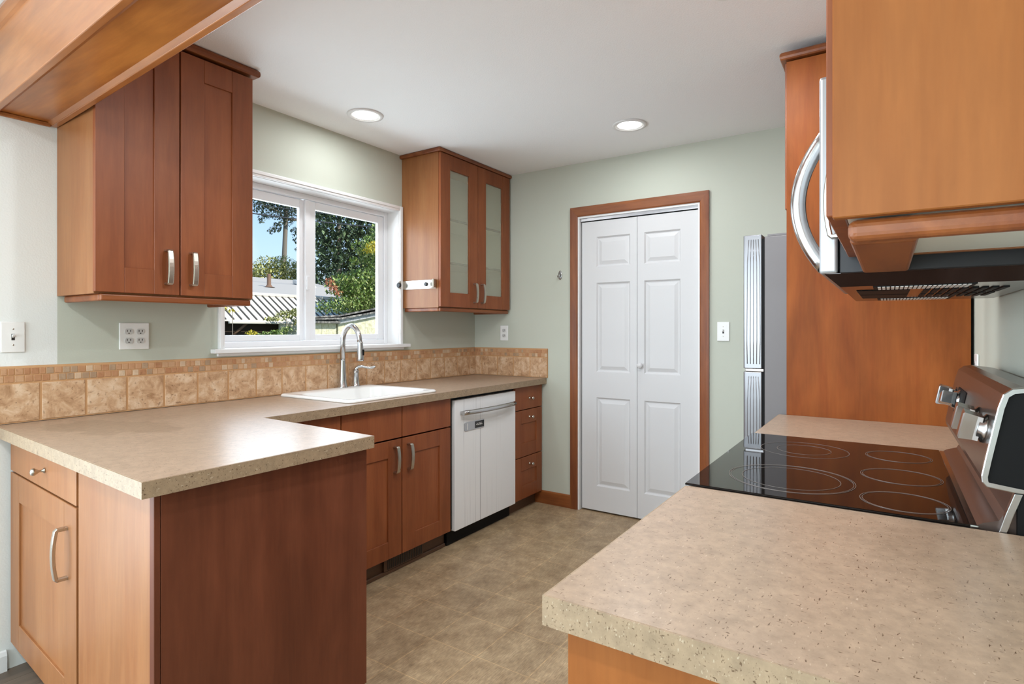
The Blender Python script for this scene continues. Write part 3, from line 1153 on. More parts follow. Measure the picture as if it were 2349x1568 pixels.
m = MB()
B0 = (SX0 + .055, SX1 - .055, SY0 + .055, SY1 - .115)
m.loops([rrect(SX0 + .012, SX1 - .012, SY0 + .012, SY1 - .012, .035, .9145),
         rrect(SX0, SX1, SY0, SY1, .045, .9150),
         rrect(SX0, SX1, SY0, SY1, .045, .9215),
         rrect(SX0 + .005, SX1 - .005, SY0 + .005, SY1 - .005, .042, .9270),
         rrect(SX0 + .014, SX1 - .014, SY0 + .014, SY1 - .014, .040, .9285),
         rrect(B0[0] - .012, B0[1] + .012, B0[2] - .012, B0[3] + .012, .06, .9265),
         rrect(B0[0], B0[1], B0[2], B0[3], .055, .9180),
         rrect(B0[0] + .012, B0[1] - .012, B0[2] + .012, B0[3] - .012, .055, .80),
         rrect(B0[0] + .05, B0[1] - .05, B0[2] + .05, B0[3] - .05, .05, .752),
         rrect(B0[0] + .2, B0[1] - .2, B0[2] + .17, B0[3] - .17, .03, .748)], caps=(False, True))
m.build('basin', M_enamel, sk)
m = MB()
m.lathe([(.042, .750), (.042, .753), (.030, .7525), (.028, .750)], (-.815, -.36, 0), 'z', 24)
m.build('drain', M_chrome, sk)

fa = thing('faucet', 'tall satin steel gooseneck faucet behind the sink', 'faucet', (-.733, -.078, .927))
m = MB()
fx, fy = -.733, -.078
m.lathe([(.030, 0), (.030, .004), (.026, .012), (.021, .05), (.0175, .10), (.0155, .16), (.0150, .164)], (fx, fy, .9275), 'z', 24)
m.build('body', M_chrome, fa)
m = MB()
pts = [(fx, fy, 1.090), (fx, fy, 1.19)]
ra = .058
dx, dy = .25, -.968
for k in range(1, 15):
    a = math.pi * k / 15
    pts.append((fx + dx * ra * (1 - math.cos(a)), fy + dy * ra * (1 - math.cos(a)), 1.19 + .098 * math.sin(a)))
e_ = (fx + dx * ra * 2.0, fy + dy * ra * 2.0)
pts.append((e_[0], e_[1], 1.195))
m.tube(pts, [.0148] + [.0145] * (len(pts) - 2) + [.0135], 18)
m.build('spout', M_chrome, fa)
m = MB()
m.lathe([(.0138, .112), (.0145, .105), (.0165, .085), (.019, .05), (.0215, .015), (.0215, .006), (.020, 0)], (e_[0] + dx * .004, e_[1] + dy * .004, 1.086), 'z', 22)
hd = m.build('spray_head', M_chrome, fa)
m = MB()
cxh, cyh = e_[0] - .0165, e_[1] - .014
m.box(-.005, .005, -.004, .003, 0, .034, .002, 2, Matrix.Translation((e_[0] + dx * .004 + .006, e_[1] + dy * .004 - .0185, 1.118)))
m.build('spray_button', M_black, hd)

lv = thing('faucet_lever', 'short satin steel lever handle on the sink beside the gooseneck faucet', 'faucet lever', (-.628, -.070, .927))
m = MB()
m.lathe([(.027, 0), (.027, .003), (.023, .010), (.0195, .04), (.0185, .075), (.020, .082), (.018, .096), (.010, .106), (.001, .108)], (-.628, -.070, .9275), 'z', 24)
m.build('body', M_chrome, lv)
m = MB()
m.tube([(-.634, -.070, 1.015), (-.632, -.076, 1.034), (-.622, -.088, 1.045), (-.606, -.103, 1.046), (-.590, -.118, 1.040), (-.574, -.134, 1.036), (-.560, -.148, 1.040), (-.552, -.157, 1.046)],
       [.010, .010, .009, .008, .007, .0065, .008, .006], 12)
m.build('lever', M_chrome, lv)

# ------------------------------------------------------------------ switches, outlets, hook
def duplex(m_face, m_slot, cx, cz, M):
    m_face.prism([(cx + .0165 * math.cos(a) * (1.0), cz + max(-.0125, min(.0125, .0165 * math.sin(a)))) for a in [2 * math.pi * k / 24 for k in range(24)]], 'y', -.0082, -.006, .0, M=M)
    for s in (-1, 1):
        m_slot.box(cx + s * .0065 - .0012, cx + s * .0065 + .0012, -.0088, -.008, cz - .001, cz + .0075, M=M)
    m_slot.lathe([(.0024, 0), (.0024, -.0007)], (cx, -.0081, cz - .0075), 'y', 10, M=M)


def plate_at(name, label, cat, M, loc, w, h, kind, group=None):
    t = thing(name, label, cat, loc, group)
    m = MB()
    m.box(-w / 2, w / 2, -.006, 0, -h / 2, h / 2, .003, 2)
    m.build('plate', M_plate, t, M)
    if kind == 'switch':
        m = MB()
        m.box(-.005, .005, -.0065, -.0055, -.012, .012)
        m.build('slot', M_slot, t, M)
        m = MB()
        m.prism([(-.004, -.004), (-.016, .006), (-.016, .011), (-.004, .008)], 'x', -.0038, .0038, .001)
        m.build('toggle', M_plate, t, M)
        for z in (-.030, .030):
            m = MB()
            m.lathe([(.003, 0), (.003, -.001), (.001, -.0014)], (0, -.006, z), 'y', 10)
            m.build('screw', M_nickel, t, M)
    else:
        for gx in ((-.023, .023) if kind == 'double' else (0,)):
            for gz in (-.0195, .0195):
                f, s = MB(), MB()
                duplex(f, s, gx, gz, None)
                r = f.build('receptacle', M_recept, t, M)
                s.build('socket_slots', M_slot, r, M)
    return t


def MW(x, z):
    return Matrix.Translation((x, -.0005, z))


def MFAR(y, z):
    return Matrix.Translation((XF - .0005, y, z)) @ Matrix.Rotation(R(-90), 4, 'Z')


plate_at('light_switch', 'white toggle switch on the pale wall at the left edge', 'light switch', MW(-2.216, 1.238), (-2.216, 0, 1.238), .072, .115, 'switch')
plate_at('power_outlet', 'white four-socket outlet plate under the two-door wall cabinet', 'outlet', MW(-1.804, 1.238), (-1.804, 0, 1.238), .118, .115, 'double')
plate_at('power_outlet', 'white outlet on the far wall above the corner splashback', 'outlet', MFAR(-.284, 1.241), (XF, -.284, 1.241), .072, .115, 'single')
plate_at('light_switch', 'white toggle switch between the closet door and the fridge', 'light switch', MFAR(-1.900, 1.255), (XF, -1.9, 1.255), .072, .117, 'switch')
plate_at('power_outlet', 'white outlet on the right wall behind the range back guard', 'outlet',
         Matrix.Translation((-.46, YR + .0005, 1.125)) @ Matrix.Rotation(R(180), 4, 'Z'), (-.46, YR, 1.125), .072, .115, 'single')

hk = thing('wall_hook', 'small chrome wall hook left of the closet door', 'hook', (XF, -.770, 1.658))
m = MB()
m.lathe([(.030, 0), (.030, -.003), (.022, -.006)], (0, 0, 0), 'x', 24, Matrix.Translation((XF - .001, -.770, 1.658)) @ Matrix.Diagonal((1, .5, 1.1, 1)))
m.build('base_plate', M_chrome, hk)
m = MB()
m.tube([(XF - .004, -.770, 1.670), (XF - .014, -.770, 1.664), (XF - .018, -.770, 1.650), (XF - .026, -.770, 1.640), (XF - .036, -.770, 1.645), (XF - .038, -.770, 1.656)], .006, 10)
m.build('hook_arm', M_chrome, hk)


# ------------------------------------------------------------------ recessed ceiling lights
def can(x, y, label, power, group=None, ZC=ZC):
    t = thing('recessed_light', label, 'ceiling light', (x, y, ZC), group)
    m = MB()
    m.lathe([(.098, -.001), (.096, -.006), (.080, -.008), (.076, -.003), (.074, .0)], (x, y, ZC), 'z', 40, caps=(False, False))
    m.build('trim_ring', M_white, t)
    m = MB()
    m.lathe([(.0755, -.004), (.066, -.0015), (.060, -.0012)], (x, y, ZC), 'z', 40, caps=(False, False))
    m.build('baffle', M_lampglow, t)
    m = MB()
    m.lathe([(.064, -.0035), (.05, -.005), (.02, -.006)], (x, y, ZC), 'z', 40, caps=(True, True))
    m.build('diffuser', M_bulb, t)
    d_ = bpy.data.lights.new('can_lamp', 'AREA')
    d_.shape = 'DISK'
    d_.size = .12
    d_.energy = power
    d_.color = (.94, .97, 1.0)
    lo = bpy.data.objects.new('can_lamp', d_)
    lo.location = (x, y, ZC - .012)
    COL.objects.link(lo)
    return t


CANP = 3.3
can(-.812, -.356, 'recessed ceiling light above the kitchen window', CANP)
can(.128, -1.502, 'recessed ceiling light in front of the closet door', CANP)
can(-1.55, -1.85, 'added recessed fill light above the aisle, out of view', 12)  # unseen can added as fill for the dark aisle
can(-.95, -2.30, 'added recessed fill light above the range, out of view', 8)  # second added can, fills the range side from out of view
can(-3.3, -1.55, 'added recessed fill light above the dining end, out of view', 16, ZC=ZD)  # added can, brightens the pale wall and the peninsula side

# ------------------------------------------------------------------ right-hand run: base cabinets and worktops
def M180(x):
    return Matrix.Translation((x, 0, 0)) @ Matrix.Rotation(math.pi, 4, 'Z')


M_warm = wood('warm_side_wood', (158, 96, 46), (145, 84, 36), spec=0.3, rough=0.5, var=0.05, blotch=0.3)
nb = thing('base_cabinet', 'orange-brown base cabinet under the near worktop at the lower right', 'cabinet', (-2.0, -2.7, 0))
m = MB()
m.box(-2.266, -1.682, YR + .004, -2.402, .10, .872)
m.build('carcass', M_warm, nb)
m = MB()
m.box(-2.284, -2.267, YR + .004, -2.381, .0, .872, .0015)
m.build('side_panel', M_warm, nb)
M_ = Matrix.Translation((-1.974, -2.380, 0)) @ Matrix.Rotation(math.pi, 4, 'Z')
slab(-.290, .290, .712, .866, 0, nb, 'drawer', M_door, M_)
d = shaker(-.290, .290, .105, .706, 0, nb, 'door', M_door, M_)
m = MB()
m.box(-2.266, -1.682, -2.46, -2.445, 0, .099)
m.build('toe_kick', M_dark, nb)


def counter_piece(name, label, x0, x1, y0, y1, near_edge):
    t = thing(name, label, 'worktop', ((x0 + x1) / 2, (y0 + y1) / 2, CTZ - TH))
    m = MB()
    m.box(x0 + (.003 if near_edge else 0), x1, y0, y1 - .003, CTZ - TH, CTZ)
    m.build('top', M_lam, t)
    m = MB()
    m.box(x0, x1, y1 - .003, y1, CTZ - TH, CTZ - .0006)
    if near_edge:
        m.box(x0, x0 + .003, y0, y1 - .003, CTZ - TH, CTZ - .0006)
    m.build('edge_band', M_edge, t)


counter_piece('worktop', 'large beige speckled laminate worktop in the right foreground', -2.312, -1.676, YR + .002, -2.358, True)
counter_piece('worktop', 'short beige laminate worktop between the range and the tall wood panel', -.906, -.373, YR + .002, -2.358, False)
fb = thing('base_cabinet', 'brown base cabinet between the range and the tall wood panel', 'cabinet', (-.64, -2.7, 0))
m = MB()
m.box(-.902, -.376, YR + .004, -2.402, .10, .872)
m.build('carcass', M_door, fb)
M_ = Matrix.Translation((-.639, -2.380, 0)) @ Matrix.Rotation(math.pi, 4, 'Z')
for z0, z1 in ((.105, .40), (.405, .70), (.705, .866)):
    slab(-.260, .260, z0, z1, 0, fb, 'drawer', M_door, M_)
m = MB()
m.box(-.902, -.376, -2.46, -2.445, 0, .099)
m.build('toe_kick', M_dark, fb)

# ------------------------------------------------------------------ range
rg = thing('range', 'freestanding electric range with black glass cooktop and steel back guard', 'range', (-1.29, -2.67, 0))
RX0, RX1 = -1.671, -.910
m = MB()
m.box(RX0, RX1, YR + .02, -2.375, .03, .902, .004)
m.build('body', M_blacksat, rg)
m = MB()
m.box(RX0 + .004, RX1 - .004, -2.375, -2.345, .24, .80, .006, 2)
od = m.build('oven_door', M_steel, rg)
m = MB()
m.box(RX0 + .12, RX1 - .12, -2.3445, -2.343, .36, .66)
m.build('door_glass', M_glassk, od)
m = MB()
m.tube([(RX0 + .05, -2.345, .745), (RX0 + .05, -2.312, .745), (RX0 + .07, -2.306, .745), (RX1 - .07, -2.306, .745), (RX1 - .05, -2.312, .745), (RX1 - .05, -2.345, .745)], .011, 12)
m.build('door_handle', M_chrome, od)
m = MB()
m.box(RX0 + .004, RX1 - .004, -2.375, -2.348, .05, .23, .006, 2)
m.build('warming_drawer', M_steel, rg)
for x in (RX0 + .05, RX1 - .05):
    for y in (-2.43, -2.93):
        m = MB()
        m.lathe([(.018, 0), (.018, .012), (.01, .032)], (x, y, 0), 'z', 12)
        m.build('foot', M_black, rg)
m = MB()
m.box(RX0 + .010, RX1, -2.875, -2.3535, .902, .9165, .003, 2)
m.build('cooktop_frame', M_chrome, rg)
m = MB()
m.box(RX0 + .0005, RX1 - .005, -2.862, -2.3555, .9135, .9185, .0012)
ck = m.build('cooktop_glass', M_glassk, rg)


def annulus(cx, cy, r, w=.0011):
    m = MB()
    m.lathe([(r - w, .9190), (r - w, .91925), (r, .91925), (r, .9190)], (cx, cy, 0), 'z', 72, caps=(False, False))
    return m.build('burner_ring', M_ring, ck)


for cx, cy, r in ((-1.495, -2.548, .133), (-1.495, -2.548, .104), (-1.128, -2.536, .114), (-1.128, -2.536, .070), (-1.088, -2.762, .076), (-1.340, -2.764, .081), (-1.575, -2.766, .076)):
    annulus(cx, cy, r)
    if r in (.133, .081, .076):
        annulus(cx, cy, r - .004, .0009)
# back guard
m = MB()
m.prism([(-2.872, .905), (-2.872, .9165), (-2.880, .922), (-2.902, .930), (-2.910, .945), (-2.921, .982), (YR + .01, .982), (YR + .01, .905)], 'x', RX0 + .012, RX1)
m.build('back_riser', M_guard, rg)
prof = [(-2.921, .984), (-2.884, .989), (-2.8775, .997), (-2.8765, 1.008), (-2.883, 1.045), (-2.899, 1.130), (-2.906, 1.153), (-2.918, 1.163), (-2.935, 1.166), (YR + .012, 1.160), (YR + .012, .984)]
m = MB()
m.prism(prof, 'x', RX0 + .012, RX1 - .004)
for f in m.bm.faces:
    f.smooth = False
bgd = m.build('back_guard', M_guard, rg)


def inset(poly, d):
    cx = sum(p[0] for p in poly) / len(poly)
    cz = sum(p[1] for p in poly) / len(poly)
    out = []
    n_ = len(poly)
    for i, p in enumerate(poly):
        a, b_ = Vector(poly[i - 1]), Vector(poly[(i + 1) % n_])
        t = (b_ - a).normalized()
        nn = Vector((-t.y, t.x))
        if nn.dot(Vector((cx, cz)) - Vector(p)) < 0:
            nn = -nn
        out.append((p[0] + nn.x * d, p[1] + nn.y * d))
    return out


m = MB()
pi_ = inset(prof, .009)
m.loops([[(RX0 + .012, p[0], p[1]) for p in prof], [(RX0, p[0], p[1]) for p in prof], [(RX0 - .001, p[0], p[1]) for p in inset(prof, .0015)], [(RX0 - .001, p[0], p[1]) for p in pi_], [(RX0 + .006, p[0], p[1]) for p in pi_]], caps=(False, False), smooth=False)
m.build('end_trim', M_chrome, rg)
m = MB()
m.prism(pi_, 'x', RX0 + .004, RX0 + .011)
m.build('end_cap', M_black, rg)
m = MB()
m.prism([(-2.898, .905), (-2.909, .945), (-2.921, .983), (-2.932, .983), (-2.920, .945), (-2.909, .905)], 'x', RX0 - .001, RX0 + .014, .001)
m.build('end_trim', M_chrome, rg)
m = MB()
m.box(RX0 + .002, RX0 + .012, YR + .012, -2.925, .905, .983)
m.build('end_cap', M_black, rg)
# knobs
for x, z, ang in ((-1.0, 1.082, 6), (-1.11, 1.084, 78), (-1.476, 1.082, 10), (-1.60, 1.082, 8)):
    yk = -2.8855 - (z - 1.06) * .19
    KM = Matrix.Translation((x, yk, z)) @ Matrix.Rotation(R(180), 4, 'Z') @ Matrix.Rotation(R(-11), 4, 'X')
    m = MB()
    m.lathe([(.027, .002), (.027, -.003), (.022, -.006), (.021, -.012), (.016, -.014)], (0, 0, 0), 'y', 28)
    m.loops([[(a * .0165, -.008, b_ * .0225) for a, b_ in ((-1, -1), (1, -1), (1, 1), (-1, 1))],
             [(a * .0145, -.016, b_ * .023) for a, b_ in ((-1, -1), (1, -1), (1, 1), (-1, 1))],
             [(a * .015, -.036, b_ * .0255) for a, b_ in ((-1, -1), (1, -1), (1, 1), (-1, 1))],
             [(a * .0125, -.038, b_ * .0225) for a, b_ in ((-1, -1), (1, -1), (1, 1), (-1, 1))]], smooth=False, M=Matrix.Rotation(R(ang), 4, 'Y'))
    m.build('knob', M_chrome, bgd, KM)
# control display in the middle of the guard
m = MB()
m.loops([[(-1.235, -2.8835, 1.050), (-1.065, -2.8835, 1.050), (-1.065, -2.8955, 1.115), (-1.235, -2.8955, 1.115)],
         [(-1.235, -2.8825, 1.050), (-1.065, -2.8825, 1.050), (-1.065, -2.8945, 1.115), (-1.235, -2.8945, 1.115)]], smooth=False)
m.build('display', M_black, bgd)

# ------------------------------------------------------------------ tall panel, cabinet over the fridge
tc_ = thing('fridge_cabinet', 'tall brown cabinet with a full-height end panel boxing in the fridge', 'cabinet', (0, -2.7, 0))
m = MB()
m.box(-.372, -.354, YR + .010, -2.388, 0.0, 2.372, .001)
m.build('end_panel', M_tall, tc_)
m = MB()
m.box(-.353, .600, YR + .004, -2.405, 1.765, 2.372)
m.box(.582, .600, YR + .004, -2.405, 0, 1.765)
m.build('carcass', M_tall, tc_)
M_ = Matrix.Translation((.114, -2.382, 0)) @ Matrix.Rotation(math.pi, 4, 'Z')
for a in (-1, 1):
    d = shaker(min(a * .002, a * .484), max(a * .002, a * .484), 1.764, 2.366, 0, tc_, 'door', M_door, M_)
    bow_handle(a * .05, 1.86, 0, .13, d, M_)
crown(-.484, .484, .60, .004, 2.366, 2.408, tc_, M_)

# ------------------------------------------------------------------ fridge
fg = thing('fridge', 'grey-sided fridge with silver door edges between the tall panel and the far wall', 'fridge', (.02, -2.6, 0))
FX, FXR = -.340, .420
M_fedge = plain('silver_door_edge', (140, 140, 143), 0.25, metal=.55)
m = MB()
m.box(FX, FXR, YR + .03, -2.298, .03, 1.664, .004, 2)
m.box(FX + .001, FXR - .001, YR + .03, -2.31, 1.664, 1.672)
m.build('cabinet_body', M_greyside, fg)
m = MB()
m.box(FX + .006, FXR - .006, -2.298, -2.287, .05, 1.655)
m.build('door_gasket', M_black, fg)


def fridge_door(z0, z1):
    m = MB()
    n_ = 14
    sec = [(FX, -2.287), (FX, -2.218), (FX + .006, -2.212)]
    for k in range(1, n_):
        s = -1 + 2 * k / n_
        sec.append(((FX + FXR) / 2 + s * (FXR - FX - .012) / 2, -2.212 + .014 * (1 - s * s)))
    sec += [(FXR - .006, -2.212), (FXR, -2.218), (FXR, -2.287)]
    m.prism(sec, 'z', z0, z1, .003)
    # pressed ribs of the plastic door side
    for k in range(5):
        y = -2.279 + k * .0125
        m.tube([(FX - .0002, y, z0 + .02), (FX - .0004, y + .001 * (k - 2), z0 + .12), (FX - .0004, y, z1 - .12), (FX - .0002, y + .003 * (2 - k), z1 - .02)], .0018, 8)
    d = m.build('door', M_fedge, fg)
    m = MB()
    xh = FX + .05
    m.tube([(xh, -2.214, z0 + .06), (xh, -2.19, z0 + .065), (xh, -2.186, z0 + .09), (xh, -2.186, z1 - .09), (xh, -2.19, z1 - .065), (xh, -2.214, z1 - .06)], .009, 10)
    return d


fridge_door(1.098, 1.674)
fridge_door(.06, 1.084)
m = MB()
m.box(FX - .001, FX + .05, -2.296, -2.22, 1.085, 1.097, .003, 2)
m.build('hinge', M_steel, fg)
m = MB()
m.box(FX + .01, FXR - .01, -2.35, -2.32, 0, .05)
m.build('kick_grille', M_black, fg)

# ------------------------------------------------------------------ near upper cabinet
nu = thing('wall_cabinet', 'large orange-brown wall cabinet filling the upper right corner of the view', 'cabinet', (-1.9, -2.85, 1.40))
m = MB()
m.box(-2.157, -2.140, YR + .002, -2.6825, 1.402, 2.40, .0015)
m.build('side_panel', M_warm, nu)
m = MB()
m.box(-2.139, -1.684, YR + .002, -2.696, 1.418, 2.40).box(-1.699, -1.684, YR + .002, -2.696, 1.402, 1.418)
m.build('carcass', M_side_glare, nu)
m = MB()
m.box(-2.139, -1.700, YR + .003, -2.697, 1.404, 1.4175)
m.build('bottom_board', M_whitelam, nu)
M_ = Matrix.Translation((-1.9185, -2.6755, 0)) @ Matrix.Rotation(math.pi, 4, 'Z')
d = shaker(-.234, .2345, 1.405, 2.396, 0, nu, 'door', M_door, M_)
bow_handle(-.185, 1.505, 0, .130, d, M_)
crown(-.234, .2385, .31, .008, 2.392, 2.434, nu, M_)
m = MB()
m.box(-2.142, -2.116, YR + .01, -2.698, 1.374, 1.4015, .010, 4)
m.box(-2.116, -1.690, -2.772, -2.699, 1.3725, 1.4015, .006, 3)
m.build('light_rail', M_trimh, nu)

# ------------------------------------------------------------------ microwave
M_mwdoor = plain('microwave_steel', (172, 173, 175), 0.36, metal=.6)
mw = thing('microwave', 'over-the-range microwave with a bowed steel handle above the cooktop', 'microwave', (-1.29, -2.8, 1.36))
MX0, MX1 = -1.668, -.912
MZ0, MZ1 = 1.376, 1.772
m = MB()
m.box(MX0, MX1, YR + .004, -2.660, MZ0, MZ1, .002)
m.build('case', M_blacksat, mw)
m = MB()
m.prism([(MX0 + .001, MZ0), (MX0 + .001, MZ1), (MX1 - .001, MZ1), (MX1 - .001, MZ0)], 'y', -2.657, -2.624, .006, 3)
md = m.build('door', M_mwdoor, mw)
m = MB()
m.box(MX0 + .20, MX1 - .06, -2.6238, -2.622, MZ0 + .07, MZ1 - .06)
m.build('door_window', M_glassk, md)
m = MB()
pts = []
for k in range(17):
    s = -1 + k / 8
    pts.append((-1.50, -2.622 + .056 * (1 - s * s), 1.552 + s * .150))
m.tube(pts, .0155, 16, squash=(1.05, 1.0))
m.build('handle', M_chrome, md)
m = MB()
rings = []
for x, z, y1 in ((MX0 + .004, MZ0, -2.632), (-1.605, 1.353, -2.645), (MX1, 1.353, -2.645)):
    rings.append([(x, y1, MZ0 + .001), (x, y1 - .012, z), (x, YR + .012, z), (x, YR + .006, MZ0 + .001)])
m.loops(rings, smooth=False)
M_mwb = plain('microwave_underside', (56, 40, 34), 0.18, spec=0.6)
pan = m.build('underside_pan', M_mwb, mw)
M_lens = plain('lamp_lens', (250, 250, 248), 0.4)
for xa, xb in ((-1.590, -1.500), (-1.075, -.965)):
    m = MB()
    for i in range(20):
        y = -2.722 - i * .0076
        m.box(xa, xb, y - .0052, y, 1.3505, 1.3535)
    m.build('lamp_lens', M_lens, pan)
    m = MB()
    m.box(xa - .004, xb + .004, -2.880, -2.714, 1.3515, 1.3535)
    m.build('lens_tray', M_black, pan)
for xa, xb in ((-1.470, -1.300), (-1.280, -1.110)):
    m = MB()
    m.box(xa, xb, -2.78, -2.68, 1.3512, 1.3535, .001)
    for i in range(9):
        m.box(xa + .006, xb - .006, -2.815 - i * .016, -2.805 - i * .016, 1.3505, 1.3535)
    m.build('grease_filter', M_black, pan)

oc = thing('wall_cabinet', 'short brown wall cabinet above the microwave', 'cabinet', (-1.29, -2.8, 1.78))
m = MB()
m.box(-1.682, -.908, YR + .002, -2.700, 1.774, 2.40)
m.build('carcass', M_side_glare, oc)
M_ = Matrix.Translation((-1.295, -2.6755, 0)) @ Matrix.Rotation(math.pi, 4, 'Z')
shaker(-.386, -.002, 1.776, 2.396, 0, oc, 'door', M_door, M_)
shaker(.002, .386, 1.776, 2.396, 0, oc, 'door', M_door, M_)

# ------------------------------------------------------------------ outside the window
M_grass = plain('grass', (104, 112, 66), 0.9, bump=0.8, bscale=30)
m = MB()
m.box(-25, 60, .2, 90, -.75, -.5)
o = m.build('ground', M_grass)
tag(o, 'grassy back yard ground outside the window', 'ground', kind='structure')

M_metalroof = plain('pale_metal_roof', (212, 206, 192), 0.5)
M_seam_shade = plain('roof_seam_shade', (70, 66, 60), 0.7)  # dark tone paints the shadow of each raised seam onto its strip
M_barn = plain('dark_barn_board', (62, 48, 38), 0.85, bump=0.5, bscale=12)
M_gutter = plain('white_gutter', (205, 200, 190), 0.5)
M_shing = plain('grey_shingle', (172, 166, 156), 0.9, bump=1.0, bscale=8)
M_cream = stone_tile('cream_siding', [(176, 170, 132), (198, 196, 168), (208, 208, 194)], rough=0.8)
M_fascia = stone_tile('grey_fascia', [(120, 124, 126), (158, 162, 164), (186, 188, 188)], rough=0.8)
M_tar = stone_tile('weathered_roof_edge', [(52, 52, 52), (104, 102, 98), (178, 174, 164)], rough=0.9)
M_pipe = plain('rust_pipe', (120, 92, 72), 0.8)
M_bark = plain('bark', (120, 112, 100), 0.9, bump=0.8, bscale=20)
M_wire = plain('black_cable', (40, 44, 50), 0.6)

bn = thing('barn', 'low barn with a pale standing-seam metal roof seen through the window', 'building', (6.4, 9.6, -.5))
m = MB()
m.prism([(9.05, 1.455), (10.0, 2.075), (10.0, 2.10), (9.05, 1.485)], 'x', 3.72, 9.6)
rf = m.build('roof', M_metalroof, bn)
m = MB()
x = 3.78
while x < 9.5:
    m.prism([(9.052, 1.478), (10.0, 2.093), (10.0, 2.125), (9.052, 1.512)], 'x', x, x + .030)
    x += .180
m.build('seam_shadows', M_seam_shade, rf)
m = MB()
m.box(3.72, 9.6, 9.97, 10.12, 2.09, 2.17, .01)
m.build('ridge_cap', M_gutter, bn)
m = MB()
m.box(3.84, 6.3, 8.98, 9.05, 1.40, 1.455, .01)
m.build('gutter', M_gutter, bn)
m = MB()
m.box(3.80, 9.6, 9.3, 9.95, -.5, 1.47)
m.box(3.70, 3.78, 9.1, 10.0, -.5, 1.5)
m.build('wall', M_barn, bn)
m = MB()
m.tube([(4.02, 9.28, 1.10), (4.30, 9.08, 1.42)], .03, 8)
m.build('brace', M_pipe, bn)
m = MB()
m.box(5.06, 5.60, 9.0, 9.06, -.5, 1.40)
m.build('door', M_cream, bn)

hs_ = thing('neighbour_house', 'house with a grey shingle roof behind the barn', 'building', (8, 13, -.5))
m = MB()
m.prism([(10.6, 2.18), (16.0, 3.14), (18.6, 2.6), (18.6, 2.5), (10.6, 2.08)], 'x', 3.0, 9.9)
m.loops([[(9.9, 10.6, 2.18), (9.9, 16.0, 3.14), (9.9, 18.6, 2.6)], [(10.4, 10.6, 2.18), (10.75, 16.0, 3.16), (11.6, 18.6, 2.6)], [(10.8, 10.6, 2.18), (12.3, 13.6, 2.22), (12.6, 18.6, 2.5)]], smooth=False, close=False, caps=(False, False))
rf = m.build('roof', M_shing, hs_)
m = MB()
m.box(3.2, 11.4, 10.9, 18.4, -.5, 2.1)
m.build('wall', M_cream, hs_)
m = MB()
m.lathe([(.17, 0), (.10, .02), (.06, .08), (.055, .36), (.05, .40)], (7.15, 12.6, 2.53), 'z', 14)
m.build('vent_pipe', M_pipe, rf)
m = MB()
m.prism([(13.6, 2.70), (14.3, 2.86), (14.3, 3.0), (13.9, 2.95)], 'x', 9.15, 9.65, .03)
m.build('roof_vent', M_gutter, rf)

sh = thing('garden_shed', 'cream board shed with a weathered dark roof edge just outside the window', 'shed', (4.0, 6, -.5))
m = MB()
n_b = 0
x = 2.97
while x < 3.42:
    m.box(x, x + .147, 5.04, 5.08, -.5, 1.40)
    x += .15
x = 3.44
while x < 5.4:
    zt = 1.38 + (x - 3.43) * .175
    m.prism([(x, -.5), (x + .297, -.5), (x + .297, zt + .052), (x, zt)], 'y', 5.02, 5.06)
    x += .30
m.box(2.97, 5.4, 5.08, 7.4, -.5, 1.36)
m.build('wall', M_cream, sh)
m = MB()
m.prism([(3.40, 1.365), (5.5, 1.715), (5.5, 1.80), (3.40, 1.440)], 'y', 4.96, 5.03)
m.build('fascia', M_fascia, sh)
m = MB()
m.box(2.92, 3.42, 4.93, 7.5, 1.372, 1.418, .006)
m.prism([(2.90, 1.428), (3.42, 1.444), (5.6, 1.80), (5.6, 1.83), (3.42, 1.475), (2.90, 1.452)], 'y', 4.90, 7.6)
m.prism([(2.90, 1.462), (3.42, 1.492), (5.6, 1.88), (5.6, 1.91), (3.42, 1.520), (2.90, 1.482)], 'y', 4.95, 7.6)
m.build('roof', M_tar, sh)
for o in bpy.data.objects:
    if o.parent == sh:
        for v_ in o.data.vertices:      # the shed stands at an angle to the house
            v_.co.x += max(0.0, v_.co.y - 5.08) * .80


def foliage(name, parent, mat, blobs, leaf, count, y0, seed):
    """blobs: (x, z, rx, rz, ry); leaves scattered through each ellipsoid, one small folded blade each"""
    rr_ = random.Random(seed)
    bm = bmesh.new()
    vol = [b_[2] * b_[3] for b_ in blobs]
    tot = sum(vol)
    for b_, v in zip(blobs, vol):
        for _ in range(max(4, int(count * v / tot))):
            while True:
                q = Vector((rr_.uniform(-1, 1), rr_.uniform(-1, 1), rr_.uniform(-1, 1)))
                if q.length <= 1:
                    break
            q = q * (0.55 + 0.45 * rr_.random()) if q.length < .6 else q
            c_ = Vector((b_[0] + q.x * b_[2], y0 + (b_[5] if len(b_) > 5 else 0) + q.y * b_[4], b_[1] + q.z * b_[3]))
            M_r = Matrix.Rotation(rr_.uniform(0, 6.28), 3, 'Z') @ Matrix.Rotation(rr_.uniform(-1.2, 1.2), 3, 'X')
            s = leaf * rr_.uniform(.6, 1.3)
            pts = [Vector((0, -s, 0)), Vector((s * .5, 0, s * .12)), Vector((0, s, 0)), Vector((-s * .5, 0, s * .12))]
            vs = [bm.verts.new(c_ + M_r @ p_) for p_ in pts]
            bm.faces.new(vs[:3])
            bm.faces.new((vs[0], vs[2], vs[3]))
    me = bpy.data.meshes.new(name)
    bm.to_mesh(me)
    bm.free()
    me.materials.append(mat)
    o = bpy.data.objects.new(name, me)
    COL.objects.link(o)
    if parent is not None:
        o.parent = parent
        o.matrix_parent_inverse = Matrix.Translation(-parent.location)
    return o


